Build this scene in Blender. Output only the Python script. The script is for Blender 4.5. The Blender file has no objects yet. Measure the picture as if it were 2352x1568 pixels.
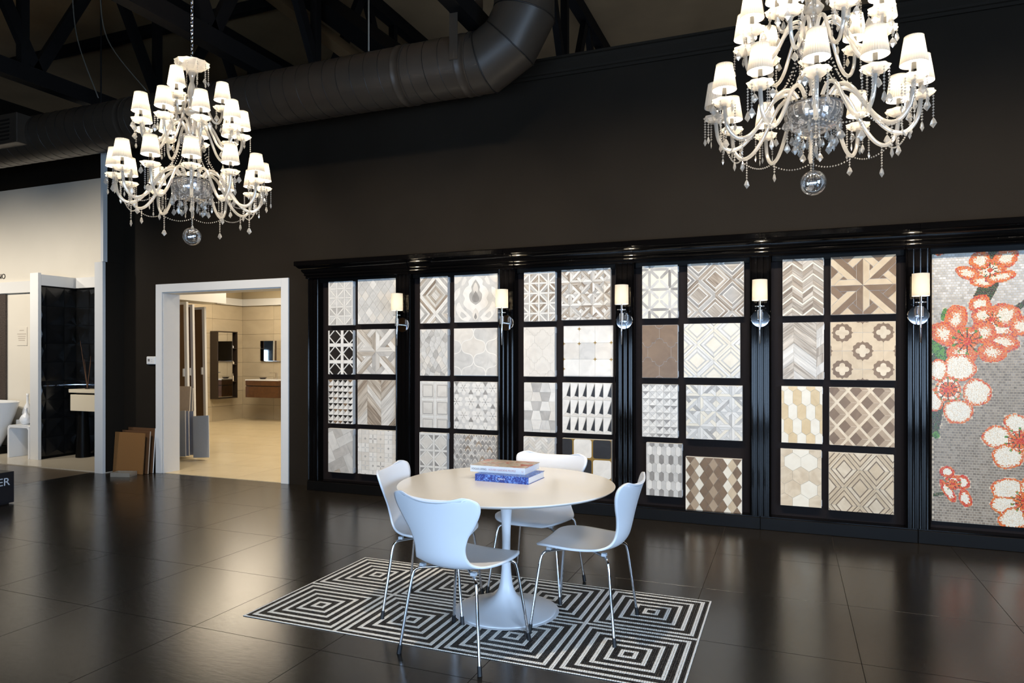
import bpy, math, random
from math import sin, cos, pi, radians, atan, hypot, floor
from mathutils import Vector, Matrix

random.seed(7)
SC = bpy.context.scene
COL = SC.collection

# ------------------------------------------------------------------ camera
FPX, CXP, HOR, CAMH = 1595.0, 1176.0, 816.0, 1.45
TH = atan((1813 - 1176) / FPX)
cam = bpy.data.cameras.new('camera')
cam.sensor_width = 36.0
cam.lens = FPX / 2352 * 36.0
cam.shift_y = (HOR - 784) / 2352
cam.clip_start = 0.05
co = bpy.data.objects.new('camera', cam)
co.location = (0, 0, CAMH)
co.rotation_euler = (radians(90), 0, TH)
COL.objects.link(co)
SC.camera = co

# ------------------------------------------------------------------ view / world
SC.view_settings.view_transform = 'Standard'
SC.view_settings.look = 'None'
SC.view_settings.gamma = 1
SC.view_settings.exposure = 0.30
SC.view_settings.use_curve_mapping = False
SC.cycles.use_denoising = True
SC.cycles.use_adaptive_sampling = True
SC.cycles.adaptive_threshold = 0.045
SC.cycles.adaptive_min_samples = 12
SC.cycles.max_bounces = 6
SC.cycles.diffuse_bounces = 2
SC.cycles.glossy_bounces = 3
SC.cycles.transmission_bounces = 6
SC.cycles.transparent_max_bounces = 14
SC.cycles.sample_clamp_indirect = 4.0
SC.cycles.caustics_reflective = False
SC.cycles.caustics_refractive = False
W = bpy.data.worlds.new('world')
SC.world = W
W.use_nodes = True
bg = W.node_tree.nodes['Background']
bg.inputs[0].default_value = (0.55, 0.7, 1.0, 1)
bg.inputs[1].default_value = 0.6


def light(name, kind, loc, energy, col, target=None, **kw):
    d = bpy.data.lights.new(name, kind)
    d.energy = energy
    d.color = col
    for k, v in kw.items():
        setattr(d, k, v)
    o = bpy.data.objects.new(name, d)
    o.location = loc
    if target is not None:
        o.rotation_euler = (Vector(target) - Vector(loc)).to_track_quat('-Z', 'Y').to_euler()
    COL.objects.link(o)
    return o


# daylight entering through the shop-front windows behind the camera
DAY = (0.50, 0.71, 1.0)
for wy in (-1.3, 0.3):
    light('window_daylight', 'AREA', (4.64, wy, 1.95), 185, DAY, (-5, wy, 1.95), shape='RECTANGLE', size=1.4, size_y=2.5)
for wx in (-3.3, -0.7, 1.9):
    light('shopfront_daylight', 'AREA', (wx, -2.16, 0.95), 88, DAY, (wx, 6, 0.95), shape='RECTANGLE', size=2.2, size_y=1.5)
# track spotlights under the trusses, aimed at the sample wall
WARM = (1.0, 0.86, 0.68)
for i, sx in enumerate((-5.6, -4.4, -3.1, -1.9, -0.8, 0.4, 1.5, 2.6)):
    light('track_spot', 'SPOT', (sx, 2.9, 5.0), 285, WARM, (sx, 6.2, 1.2), spot_size=radians(64), spot_blend=0.9, shadow_soft_size=0.12)
light('added_wall_fill', 'SPOT', (-6.5, 3.5, 3.6), 75, WARM, (-6.5, 6.3, 1.7), spot_size=radians(60), spot_blend=1.0, shadow_soft_size=0.1)  # added fill light without a known fixture, lifts the wall around the doorway
light('added_table_fill', 'SPOT', (-1.4, 2.9, 5.0), 330, WARM, (-1.5, 3.8, 0.7), spot_size=radians(50), spot_blend=0.9, shadow_soft_size=0.08)  # extra light put in to brighten the table and chairs, no known fixture
# ceiling lamps of the bathroom gallery behind the doorway
for lx, ly in ((-10.2, 11.2), (-9.0, 9.3), (-6.6, 8.6), (-6.4, 11.0)):
    light('gallery_lamp', 'AREA', (lx, ly, 3.12), 44, (1.0, 0.86, 0.66), (lx, ly, 0), shape='DISK', size=1.5)
# lamps over the booths at the left
for lx, ly in ((-9.0, 4.3), (-11.0, 4.3), (-12.8, 4.3)):
    light('booth_lamp', 'SPOT', (lx, ly, 3.45), 220, (1.0, 0.90, 0.76), (lx - .1, 7.0, 1.6), spot_size=radians(100), spot_blend=1.0, shadow_soft_size=0.08)


# ------------------------------------------------------------------ measuring helper: photo pixel -> point on a vertical plane Y
def at(px, py, Y):
    u = (px - CXP) / FPX
    v = (HOR - py) / FPX
    c, s = cos(TH), sin(TH)
    t = Y / (u * s + c)
    return Vector((t * (u * c - s), Y, CAMH + t * v))


# ------------------------------------------------------------------ materials
def srgb(r, g, b):
    f = lambda v: (v / 255 / 12.92) if v / 255 <= 0.04045 else ((v / 255 + 0.055) / 1.055) ** 2.4
    return (f(r), f(g), f(b), 1)


MATS = {}


def nodes(name):
    m = bpy.data.materials.new(name)
    m.use_nodes = True
    nt = m.node_tree
    b = nt.nodes['Principled BSDF']
    MATS[name] = m
    return m, nt, b


def setp(b, **k):
    for n, v in k.items():
        n = n.replace('_', ' ')
        if n in b.inputs:
            b.inputs[n].default_value = v


def plain(name, col, rough=0.5, metal=0.0, noise=0.0, scale=30, bump=0.0, bscale=80, spec=0.5, coat=0.0, rnd=0.0):
    """flat colour with fine mottling, optional per-object tone shift and fine relief"""
    m, nt, b = nodes(name)
    N, L = nt.nodes, nt.links
    setp(b, Roughness=rough, Metallic=metal)
    b.inputs['Specular IOR Level'].default_value = spec
    if coat:
        b.inputs['Coat Weight'].default_value = coat
        b.inputs['Coat Roughness'].default_value = 0.04
    b.inputs['Base Color'].default_value = col
    tc = N.new('ShaderNodeTexCoord')
    if noise or rnd:
        hs = N.new('ShaderNodeHueSaturation')
        hs.inputs['Color'].default_value = col
        val = None
        if noise:
            n = N.new('ShaderNodeTexNoise')
            n.inputs['Scale'].default_value = scale
            n.inputs['Detail'].default_value = 5
            L.new(tc.outputs['Object'], n.inputs['Vector'])
            mr = N.new('ShaderNodeMapRange')
            mr.inputs[1].default_value = 0.25
            mr.inputs[2].default_value = 0.75
            mr.inputs[3].default_value = 1 - noise
            mr.inputs[4].default_value = 1 + noise
            L.new(n.outputs[0], mr.inputs[0])
            val = mr.outputs[0]
        if rnd:
            oi = N.new('ShaderNodeObjectInfo')
            mr2 = N.new('ShaderNodeMapRange')
            mr2.inputs[3].default_value = 1 - rnd
            mr2.inputs[4].default_value = 1 + rnd
            L.new(oi.outputs['Random'], mr2.inputs[0])
            if val is not None:
                mu = N.new('ShaderNodeMath')
                mu.operation = 'MULTIPLY'
                L.new(val, mu.inputs[0])
                L.new(mr2.outputs[0], mu.inputs[1])
                val = mu.outputs[0]
            else:
                val = mr2.outputs[0]
        L.new(val, hs.inputs['Value'])
        L.new(hs.outputs[0], b.inputs['Base Color'])
    if bump:
        n2 = N.new('ShaderNodeTexNoise')
        n2.inputs['Scale'].default_value = bscale
        n2.inputs['Detail'].default_value = 4
        L.new(tc.outputs['Object'], n2.inputs['Vector'])
        bp = N.new('ShaderNodeBump')
        bp.inputs['Strength'].default_value = bump
        bp.inputs['Distance'].default_value = 0.01
        L.new(n2.outputs[0], bp.inputs['Height'])
        L.new(bp.outputs[0], b.inputs['Normal'])
    return m


def stone(name, col, vein, rnd=0.06, amount=0.5, scale=9.0, stretch=1.0, rough=0.35):
    """marble or limestone piece: veined noise, every piece turned and toned by its own random value"""
    m, nt, b = nodes(name)
    N, L = nt.nodes, nt.links
    setp(b, Roughness=rough)
    b.inputs['Specular IOR Level'].default_value = 0.3
    tc = N.new('ShaderNodeTexCoord')
    oi = N.new('ShaderNodeObjectInfo')
    add = N.new('ShaderNodeVectorMath')
    add.operation = 'MULTIPLY_ADD'
    L.new(oi.outputs['Random'], add.inputs[0])
    add.inputs[1].default_value = (31, 17, 11)
    L.new(tc.outputs['Object'], add.inputs[2])
    mp = N.new('ShaderNodeMapping')
    mp.inputs['Scale'].default_value = (1 / stretch, 1, stretch ** 0.5)
    mp.inputs['Rotation'].default_value = (0, 0.05 if stretch > 2 else 0.6, 0)
    L.new(add.outputs[0], mp.inputs['Vector'])
    n = N.new('ShaderNodeTexNoise')
    n.inputs['Scale'].default_value = scale
    n.inputs['Detail'].default_value = 6
    n.inputs['Distortion'].default_value = 1.2
    L.new(mp.outputs[0], n.inputs['Vector'])
    cr = N.new('ShaderNodeValToRGB')
    cr.color_ramp.elements[0].position = 0.38
    cr.color_ramp.elements[0].color = (1, 1, 1, 1)
    cr.color_ramp.elements[1].position = 0.68
    cr.color_ramp.elements[1].color = (0, 0, 0, 1)
    L.new(n.outputs[0], cr.inputs[0])
    mx = N.new('ShaderNodeMix')
    mx.data_type = 'RGBA'
    mx.inputs[6].default_value = tuple(vein[i] * amount + col[i] * (1 - amount) for i in range(3)) + (1,)
    mx.inputs[7].default_value = col
    L.new(cr.outputs[0], mx.inputs[0])
    hs = N.new('ShaderNodeHueSaturation')
    mr = N.new('ShaderNodeMapRange')
    mr.inputs[3].default_value = 1 - rnd
    mr.inputs[4].default_value = 1 + rnd
    L.new(oi.outputs['Random'], mr.inputs[0])
    L.new(mr.outputs[0], hs.inputs['Value'])
    L.new(mx.outputs[2], hs.inputs['Color'])
    L.new(hs.outputs[0], b.inputs['Base Color'])
    return m


plain('wall_black', srgb(36, 31, 25), rough=0.7, noise=0.06, scale=3, bump=0.05, bscale=160, spec=0.08)
plain('ceiling_brown', srgb(128, 102, 68), rough=0.9, noise=0.15, scale=1.2)
plain('beam_black', srgb(20, 18, 17), rough=0.6, spec=0.15, noise=0.15, scale=4)
plain('duct_black', srgb(62, 53, 44), rough=0.42, noise=0.08, scale=5, spec=0.35)
plain('seam_black', srgb(26, 22, 18), rough=0.5)
plain('lacquer', srgb(8, 7, 7), rough=0.10, spec=0.22)
plain('plinth_black', srgb(14, 13, 12), rough=0.4, spec=0.12)
plain('panel_plum', srgb(28, 22, 21), rough=0.6, spec=0.12, noise=0.08, scale=60)
plain('white_paint', srgb(226, 226, 224), rough=0.45, noise=0.015, scale=3)
plain('white_wall', srgb(222, 216, 203), rough=0.7, noise=0.02, scale=2)
plain('white_gloss', srgb(236, 238, 240), rough=0.22)
plain('chair_white', srgb(232, 234, 238), rough=0.32, noise=0.01, scale=4)
plain('table_white', srgb(234, 232, 228), rough=0.22, noise=0.01, scale=6)
plain('chrome', srgb(215, 216, 220), rough=0.08, metal=1.0)
plain('steel', srgb(178, 170, 156), rough=0.35, metal=0.45, noise=0.05)
plain('rubber', srgb(18, 18, 20), rough=0.5)
plain('plastic_grey', srgb(195, 200, 206), rough=0.35)
plain('grout_dark', srgb(52, 46, 38), rough=0.8)
plain('grout_light', srgb(214, 208, 196), rough=0.8)
plain('mural_grout', srgb(206, 194, 174), rough=0.8)
plain('cable_grey', srgb(96, 90, 80), rough=0.6)
plain('grout_grey', srgb(150, 145, 138), rough=0.8)
plain('board_white', srgb(226, 224, 220), rough=0.6)
plain('cork_brown', srgb(132, 92, 48), rough=0.75, noise=0.12, scale=120)
plain('wood_brown', srgb(92, 62, 36), rough=0.6, noise=0.12, scale=40)
plain('panel_brown', srgb(112, 84, 52), rough=0.7, noise=0.05, scale=6)
plain('sign_black', srgb(18, 19, 26), rough=0.4)
plain('letter_white', srgb(205, 210, 218), rough=0.5)
plain('letter_black', srgb(30, 28, 27), rough=0.5)
plain('letter_grey', srgb(120, 116, 112), rough=0.6)
plain('print_faint', srgb(186, 176, 164), rough=0.6)
plain('letter_pink', srgb(205, 160, 158), rough=0.6)
plain('black_tile', srgb(20, 20, 20), rough=0.25, rnd=0.25)
plain('cream_floor', srgb(214, 204, 184), rough=0.18, noise=0.03, scale=2, rnd=0.02)
plain('gallery_floor', srgb(206, 190, 156), rough=0.25, noise=0.05, scale=3, rnd=0.03)
plain('side_floor', srgb(112, 100, 84), rough=0.28, noise=0.08, scale=3, rnd=0.04)
plain('gallery_wall', srgb(200, 184, 152), rough=0.7, noise=0.03, scale=4)
stone('travertine', srgb(196, 182, 156), srgb(168, 152, 128), rnd=0.05, amount=0.4, scale=2.2, stretch=1.6, rough=0.5)
plain('walnut', srgb(88, 56, 30), rough=0.4, noise=0.25, scale=14)
plain('espresso', srgb(50, 40, 32), rough=0.45)
plain('mirror', srgb(225, 225, 222), rough=0.02, metal=1.0)
plain('wave_glass', srgb(196, 214, 204), rough=0.15, bump=0.5, bscale=12)
plain('pebble_dark', srgb(64, 54, 48), rough=0.6, noise=0.6, scale=55, bump=0.6, bscale=55)
plain('mesh_grey', srgb(184, 184, 184), rough=0.45, noise=0.25, scale=160, bump=0.3, bscale=160)
plain('plain_grey', srgb(176, 174, 170), rough=0.5, noise=0.06, scale=60)
plain('blue_grey', srgb(150, 154, 168), rough=0.45, noise=0.3, scale=140)
plain('beige_sample', srgb(190, 174, 156), rough=0.5, noise=0.05, scale=20)
plain('soap_cream', srgb(225, 214, 190), rough=0.4)
plain('reed_brown', srgb(96, 66, 44), rough=0.7)
plain('paper', srgb(222, 224, 230), rough=0.8, noise=0.06, scale=(300))
plain('cover_white', srgb(234, 232, 230), rough=0.35)
plain('gold', srgb(150, 112, 46), rough=0.35, metal=0.6)

# stone colours for the sample boards
stone('s_white', srgb(236, 232, 224), srgb(196, 192, 186), rnd=0.025, amount=0.35)
stone('s_bone', srgb(226, 220, 210), srgb(196, 188, 178), rnd=0.03, amount=0.4)
stone('s_light', srgb(214, 211, 205), srgb(176, 174, 170), rnd=0.05, amount=0.45)
stone('s_grey', srgb(188, 184, 178), srgb(140, 136, 132), rnd=0.10, amount=0.5)
stone('s_mid', srgb(158, 154, 149), srgb(120, 116, 112), rnd=0.08, amount=0.5)
stone('s_black', srgb(40, 36, 33), srgb(90, 84, 78), rnd=0.1, amount=0.1)
stone('s_taupe', srgb(178, 164, 147), srgb(104, 88, 74), rnd=0.14, amount=0.85, scale=16, stretch=6)
stone('s_plank', srgb(204, 194, 180), srgb(132, 118, 102), rnd=0.11, amount=0.85, scale=16, stretch=6)
stone('s_plankw', srgb(224, 219, 210), srgb(164, 158, 150), rnd=0.04, amount=0.7, scale=16, stretch=6)
stone('s_beige', srgb(210, 190, 160), srgb(184, 162, 132), rnd=0.05, amount=0.5)
stone('s_sand', srgb(222, 206, 180), srgb(190, 168, 138), rnd=0.05, amount=0.6)
stone('s_tan', srgb(178, 156, 130), srgb(150, 128, 104), rnd=0.05, amount=0.5)
stone('s_brown', srgb(134, 111, 88), srgb(112, 90, 70), rnd=0.07, amount=0.5)
stone('s_cream', srgb(238, 230, 212), srgb(220, 206, 180), rnd=0.02, amount=0.3)
stone('s_honey', srgb(226, 202, 160), srgb(204, 176, 130), rnd=0.06, amount=0.5)


def floor_mat():
    m, nt, b = nodes('slate_floor')
    N, L = nt.nodes, nt.links
    tc = N.new('ShaderNodeTexCoord')
    oi = N.new('ShaderNodeObjectInfo')
    add = N.new('ShaderNodeVectorMath')
    add.operation = 'MULTIPLY_ADD'
    L.new(oi.outputs['Random'], add.inputs[0])
    add.inputs[1].default_value = (37, 23, 0)
    L.new(tc.outputs['Object'], add.inputs[2])
    mp = N.new('ShaderNodeMapping')
    mp.inputs['Scale'].default_value = (1, 2.6, 1)
    mp.inputs['Rotation'].default_value = (0, 0, 0.3)
    L.new(add.outputs[0], mp.inputs['Vector'])
    n = N.new('ShaderNodeTexNoise')
    n.inputs['Scale'].default_value = 16
    n.inputs['Detail'].default_value = 7
    n.inputs['Roughness'].default_value = 0.62
    L.new(mp.outputs[0], n.inputs['Vector'])
    cr = N.new('ShaderNodeValToRGB')
    cr.color_ramp.elements[0].color = srgb(24, 22, 20)
    cr.color_ramp.elements[1].color = srgb(40, 35, 28)
    L.new(n.outputs[0], cr.inputs[0])
    hs = N.new('ShaderNodeHueSaturation')
    mr = N.new('ShaderNodeMapRange')
    mr.inputs[3].default_value = 0.92
    mr.inputs[4].default_value = 1.08
    L.new(oi.outputs['Random'], mr.inputs[0])
    L.new(mr.outputs[0], hs.inputs['Value'])
    L.new(cr.outputs[0], hs.inputs['Color'])
    L.new(hs.outputs[0], b.inputs['Base Color'])
    r = N.new('ShaderNodeMapRange')
    r.inputs[3].default_value = 0.19
    r.inputs[4].default_value = 0.25
    L.new(n.outputs[0], r.inputs[0])
    L.new(r.outputs[0], b.inputs['Roughness'])
    bp = N.new('ShaderNodeBump')
    bp.inputs['Strength'].default_value = 0.03
    bp.inputs['Distance'].default_value = 0.01
    L.new(n.outputs[0], bp.inputs['Height'])
    L.new(bp.outputs[0], b.inputs['Normal'])
    b.inputs['Specular IOR Level'].default_value = 0.6


floor_mat()


def attr_mat(name, rough, attr='tile_color'):
    m, nt, b = nodes(name)
    a = nt.nodes.new('ShaderNodeAttribute')
    a.attribute_name = attr
    nt.links.new(a.outputs['Color'], b.inputs['Base Color'])
    setp(b, Roughness=rough)


attr_mat('mural_glass', 0.28)


def mixmat(name, parts):
    """parts: list of (weight, kind, params) blended together"""
    m = bpy.data.materials.new(name)
    m.use_nodes = True
    nt = m.node_tree
    N, L = nt.nodes, nt.links
    N.clear()
    out = N.new('ShaderNodeOutputMaterial')
    prev, tot = None, 0
    for w, kind, col, rough in parts:
        n = N.new('ShaderNodeBsdf' + kind)
        n.inputs['Color'].default_value = col
        if 'Roughness' in n.inputs:
            n.inputs['Roughness'].default_value = rough
        tot += w
        if prev is None:
            prev = n
        else:
            x = N.new('ShaderNodeMixShader')
            x.inputs[0].default_value = w / tot
            L.new(prev.outputs[0], x.inputs[1])
            L.new(n.outputs[0], x.inputs[2])
            prev = x
    L.new(prev.outputs[0], out.inputs[0])
    MATS[name] = m


IV = (1.0, 0.965, 0.90, 1)
mixmat('arm_glass', [(0.27, 'Translucent', IV, 0), (0.17, 'Diffuse', IV, 0), (0.32, 'Transparent', (0.96, 0.95, 0.92, 1), 0), (0.24, 'Glossy', (1, 0.98, 0.94, 1), 0.06)])
mixmat('crystal', [(0.22, 'Translucent', IV, 0), (0.12, 'Diffuse', IV, 0), (0.36, 'Transparent', (0.95, 0.94, 0.92, 1), 0), (0.30, 'Glossy', (1, 0.97, 0.92, 1), 0.03)])
mixmat('bobeche_glass', [(0.22, 'Translucent', IV, 0), (0.14, 'Diffuse', IV, 0), (0.34, 'Transparent', (0.95, 0.94, 0.92, 1), 0), (0.30, 'Glossy', (1, 1, 1, 1), 0.05)])
mixmat('bowl_glass', [(0.05, 'Translucent', IV, 0), (0.10, 'Diffuse', IV, 0), (0.35, 'Transparent', (0.75, 0.75, 0.78, 1), 0), (0.50, 'Glossy', (0.9, 0.9, 0.92, 1), 0.05)])
mixmat('ball_glass', [(0.02, 'Diffuse', IV, 0), (0.63, 'Transparent', (0.9, 0.88, 0.86, 1), 0), (0.35, 'Glossy', (1, 0.98, 0.95, 1), 0.015)])
mixmat('shade_cloth', [(0.5, 'Translucent', (0.048, 0.045, 0.039, 1), 0), (0.5, 'Diffuse', (0.60, 0.58, 0.54, 1), 0)])
mixmat('sconce_cloth', [(0.6, 'Translucent', (0.8, 0.76, 0.67, 1), 0), (0.4, 'Diffuse', (0.9, 0.88, 0.83, 1), 0)])
mixmat('acrylic', [(0.1, 'Diffuse', (1, 1, 1, 1), 0), (0.45, 'Transparent', (0.93, 0.95, 0.97, 1), 0), (0.45, 'Glossy', (1, 1, 1, 1), 0.03)])


def emit(name, col, s):
    m = bpy.data.materials.new(name)
    m.use_nodes = True
    b = m.node_tree.nodes['Principled BSDF']
    b.inputs['Base Color'].default_value = col
    b.inputs['Emission Color'].default_value = col
    b.inputs['Emission Strength'].default_value = s
    MATS[name] = m


emit('bulb_lit', (1.0, 0.86, 0.65, 1), 12.0)
plain('bulb_off', srgb(215, 210, 200), rough=0.25)


# ------------------------------------------------------------------ geometry helpers
class G:
    def __init__(s):
        s.v, s.f = [], []

    def add(s, v, f):
        o = len(s.v)
        s.v += [tuple(p) for p in v]
        s.f += [tuple(i + o for i in q) for q in f]
        return s

    def box(s, x0, x1, y0, y1, z0, z1):
        v = [(x, y, z) for z in (z0, z1) for y in (y0, y1) for x in (x0, x1)]
        return s.add(v, [(0, 2, 3, 1), (4, 5, 7, 6), (0, 1, 5, 4), (2, 6, 7, 3), (0, 4, 6, 2), (1, 3, 7, 5)])

    def lathe(s, prof, n=24, c=(0, 0, 0), close=False, wave=0, waven=0):
        o = []
        for r, z in prof:
            for k in range(n):
                a = 2 * pi * k / n
                rr = r * (1 + (wave * cos(waven * a) if waven else 0))
                o.append((c[0] + rr * cos(a), c[1] + rr * sin(a), c[2] + z))
        m = len(prof)
        f = []
        for j in range(m - 1 + (1 if close else 0)):
            j2 = (j + 1) % m
            for k in range(n):
                k2 = (k + 1) % n
                f.append((j * n + k, j * n + k2, j2 * n + k2, j2 * n + k))
        if not close:
            if prof[0][0] > 1e-6:
                f.append(tuple(range(n - 1, -1, -1)))
            if prof[-1][0] > 1e-6:
                f.append(tuple((m - 1) * n + k for k in range(n)))
        return s.add(o, f)

    def tube(s, pts, r, n=10, caps=True, up=(0, 0, 1)):
        P = [Vector(p) for p in pts]
        rs = r if isinstance(r, (list, tuple)) else [r] * len(P)
        t0 = (P[1] - P[0]).normalized()
        a = Vector(up)
        if abs(a.dot(t0)) > 0.95:
            a = Vector((1, 0, 0)) if abs(t0.x) < 0.9 else Vector((0, 1, 0))
        nrm = (a - t0 * a.dot(t0)).normalized()
        o = []
        for i, p in enumerate(P):
            t = (P[min(i + 1, len(P) - 1)] - P[max(i - 1, 0)]).normalized()
            nrm = (nrm - t * nrm.dot(t)).normalized()
            b = t.cross(nrm)
            for k in range(n):
                g = 2 * pi * k / n
                o.append(p + (nrm * cos(g) + b * sin(g)) * rs[i])
        f = []
        for i in range(len(P) - 1):
            for k in range(n):
                k2 = (k + 1) % n
                f.append((i * n + k, i * n + k2, (i + 1) * n + k2, (i + 1) * n + k))
        if caps:
            f.append(tuple(range(n - 1, -1, -1)))
            f.append(tuple((len(P) - 1) * n + k for k in range(n)))
        return s.add(o, f)

    def prism(s, poly, z0, z1, axis='z'):
        """poly extruded; axis y: poly is (x,z), goes y=z0..z1 ; axis x: poly is (y,z)"""
        n = len(poly)

        def P(p, h):
            return (p[0], p[1], h) if axis == 'z' else ((p[0], h, p[1]) if axis == 'y' else (h, p[0], p[1]))
        v = [P(p, z0) for p in poly] + [P(p, z1) for p in poly]
        f = [tuple(range(n - 1, -1, -1)), tuple(range(n, 2 * n))]
        for k in range(n):
            k2 = (k + 1) % n
            f.append((k, k2, n + k2, n + k))
        return s.add(v, f)

    def octa(s, c, rx, rz):
        x, y, z = c
        v = [(x + rx, y, z), (x, y + rx, z), (x - rx, y, z), (x, y - rx, z), (x, y, z + rz), (x, y, z - rz)]
        return s.add(v, [(0, 1, 4), (1, 2, 4), (2, 3, 4), (3, 0, 4), (1, 0, 5), (2, 1, 5), (3, 2, 5), (0, 3, 5)])

    def mesh(s, name, mat, smooth=False, sharp=None):
        me = bpy.data.meshes.new(name)
        me.from_pydata(s.v, [], s.f)
        me.materials.append(MATS[mat])
        import bmesh
        bm = bmesh.new()
        bm.from_mesh(me)
        bmesh.ops.recalc_face_normals(bm, faces=bm.faces)
        bm.to_mesh(me)
        bm.free()
        if smooth:
            me.polygons.foreach_set('use_smooth', [True] * len(me.polygons))
            if sharp:
                me.set_sharp_from_angle(angle=radians(sharp))
        me.update()
        return me

    def obj(s, name, mat, parent=None, loc=(0, 0, 0), rot=(0, 0, 0), smooth=False, sharp=None, **kw):
        return put(name, s.mesh(name, mat, smooth, sharp), parent, loc, rot, **kw)


def put(name, data, parent=None, loc=(0, 0, 0), rot=(0, 0, 0), bevel=0, seg=2, **kw):
    o = bpy.data.objects.new(name, data)
    o.location = loc
    o.rotation_euler = rot
    if parent is not None:
        o.parent = parent
    COL.objects.link(o)
    if bevel:
        m = o.modifiers.new('bevel', 'BEVEL')
        m.width = bevel
        m.segments = seg
        m.limit_method = 'ANGLE'
    tag(o, **kw)
    return o


def tag(o, label=None, cat=None, group=None, kind=None):
    if label:
        o['label'] = label
    if cat:
        o['category'] = cat
    if group:
        o['group'] = group
    if kind:
        o['kind'] = kind
    return o


def thing(name, loc, label, cat, group=None, rot=(0, 0, 0)):
    return put(name, None, None, loc, rot, label=label, cat=cat, group=group)


def copy_tree(o, parent=None):
    c = o.copy()
    COL.objects.link(c)
    c.parent = parent
    for ch in o.children:
        copy_tree(ch, c)
    return c


def struct(name, g, mat, parent=None, **kw):
    return g.obj(name, mat, parent, kind='structure' if parent is None else None, **kw)


def catmull(pts, n):
    out = []
    m = len(pts)
    for i in range(m - 1):
        p0, p1, p2, p3 = pts[max(i - 1, 0)], pts[i], pts[i + 1], pts[min(i + 2, m - 1)]
        for k in range(n):
            t = k / n
            out.append(tuple(0.5 * (2 * b + (c - a) * t + (2 * a - 5 * b + 4 * c - d) * t * t + (3 * b - a - 3 * c + d) * t ** 3)
                             for a, b, c, d in zip(p0, p1, p2, p3)))
    out.append(tuple(pts[-1]))
    return out


# ================================================================== THE SETTING
BYT = 7.05
WY = 6.35          # face of the long black wall
TILE = 0.82


def tile_mesh(name, w, h, t, mat, ch=0.0015):
    g = G()
    a, b = w / 2, h / 2
    v = [(-a, -b, -t), (a, -b, -t), (a, b, -t), (-a, b, -t), (-a, -b, -ch), (a, -b, -ch), (a, b, -ch), (-a, b, -ch),
         (-a + ch, -b + ch, 0), (a - ch, -b + ch, 0), (a - ch, b - ch, 0), (-a + ch, b - ch, 0)]
    f = [(0, 1, 5, 4), (1, 2, 6, 5), (2, 3, 7, 6), (3, 0, 4, 7), (4, 5, 9, 8), (5, 6, 10, 9), (6, 7, 11, 10), (7, 4, 8, 11), (8, 9, 10, 11)]
    g.add(v, f)
    return g.mesh(name, mat)


def tiled(parent, name, xs, ys, z, mat, gap=0.004, rot=None):
    cache = {}
    for i in range(len(xs) - 1):
        for j in range(len(ys) - 1):
            w, h = xs[i + 1] - xs[i] - gap, ys[j + 1] - ys[j] - gap
            k = (round(w, 4), round(h, 4))
            if k not in cache:
                cache[k] = tile_mesh(name, w, h, 0.008, mat, 0.0002)
            put(name, cache[k], parent, ((xs[i] + xs[i + 1]) / 2, (ys[j] + ys[j + 1]) / 2, z))


def grid(a, b, origin, step):
    k = math.ceil((a - origin) / step + 1e-6)
    out = [a]
    while origin + k * step < b - 1e-6:
        if origin + k * step - a > 0.02:
            out.append(origin + k * step)
        k += 1
    out.append(b)
    return out


fl = struct('floor', G().box(-8.03, 4.6, -4, WY + 0.02, -0.12, -0.004), 'grout_dark')
tiled(fl, 'tile', grid(-8.03, 4.6, -0.504, TILE), grid(-2.0, WY, 5.282, TILE), 0.0, 'slate_floor', gap=0.003)
fs = struct('floor_side', G().box(-14, -8.032, -4, 6.08, -0.12, -0.004), 'grout_dark')
tiled(fs, 'tile', grid(-13.0, -8.034, -0.504, TILE), grid(2.6, 6.08, 5.282, TILE), 0.0, 'side_floor')
fb = struct('floor_booth', G().box(-14, -7.83, 6.085, 7.2, -0.12, 0.010), 'cream_floor')
fg = struct('floor_gallery', G().box(-12, -4.4, WY + 0.021, 12.8, -0.12, -0.004), 'grout_grey')
tiled(fg, 'tile', grid(-11.74, -4.6, -6.1, 0.9), grid(WY + 0.024, 12.6, 7.15, 0.9), 0.002, 'gallery_floor', gap=0.005)

# long black wall with the doorway cut out (opening X -7.165..-5.345, Z 0..2.225)
DX0, DX1, DZ = -7.165, -5.345, 2.225
wb = G()
wb.box(-7.83, DX0, WY, WY + 0.2, 0, DZ)
wb.box(DX1, 4.6, WY, WY + 0.2, 0, DZ)
wb.box(-7.83, 4.6, WY, WY + 0.2, DZ, 4.16)
struct('wall_back', wb, 'wall_black')
# crown moulding on top of the black wall
cp = [(0.0, 4.12), (-0.02, 4.12), (-0.025, 4.145), (-0.04, 4.15), (-0.045, 4.17), (-0.085, 4.22), (-0.09, 4.25), (-0.11, 4.255), (-0.11, 4.275), (0.2, 4.275), (0.2, 4.16), (0, 4.16)]
struct('trim_1', G().prism([(WY + p[0], p[1]) for p in cp], -7.83, 4.6, 'x'), 'wall_black')
# short return at the left end, white end caps
struct('wall_return', G().box(-7.95, -7.832, 6.09, 7.06, 0, 2.604), 'wall_black')
struct('trim_2', G().box(-7.965, -7.825, 6.05, 6.088, 0, 2.60), 'white_paint')
struct('wall_return_upper', G().box(-7.868, -7.832, 6.118, 7.06, 2.605, 4.3), 'wall_black')
struct('trim_3', G().box(-7.872, -7.828, 6.06, 6.116, 2.605, 4.3), 'white_paint')
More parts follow.
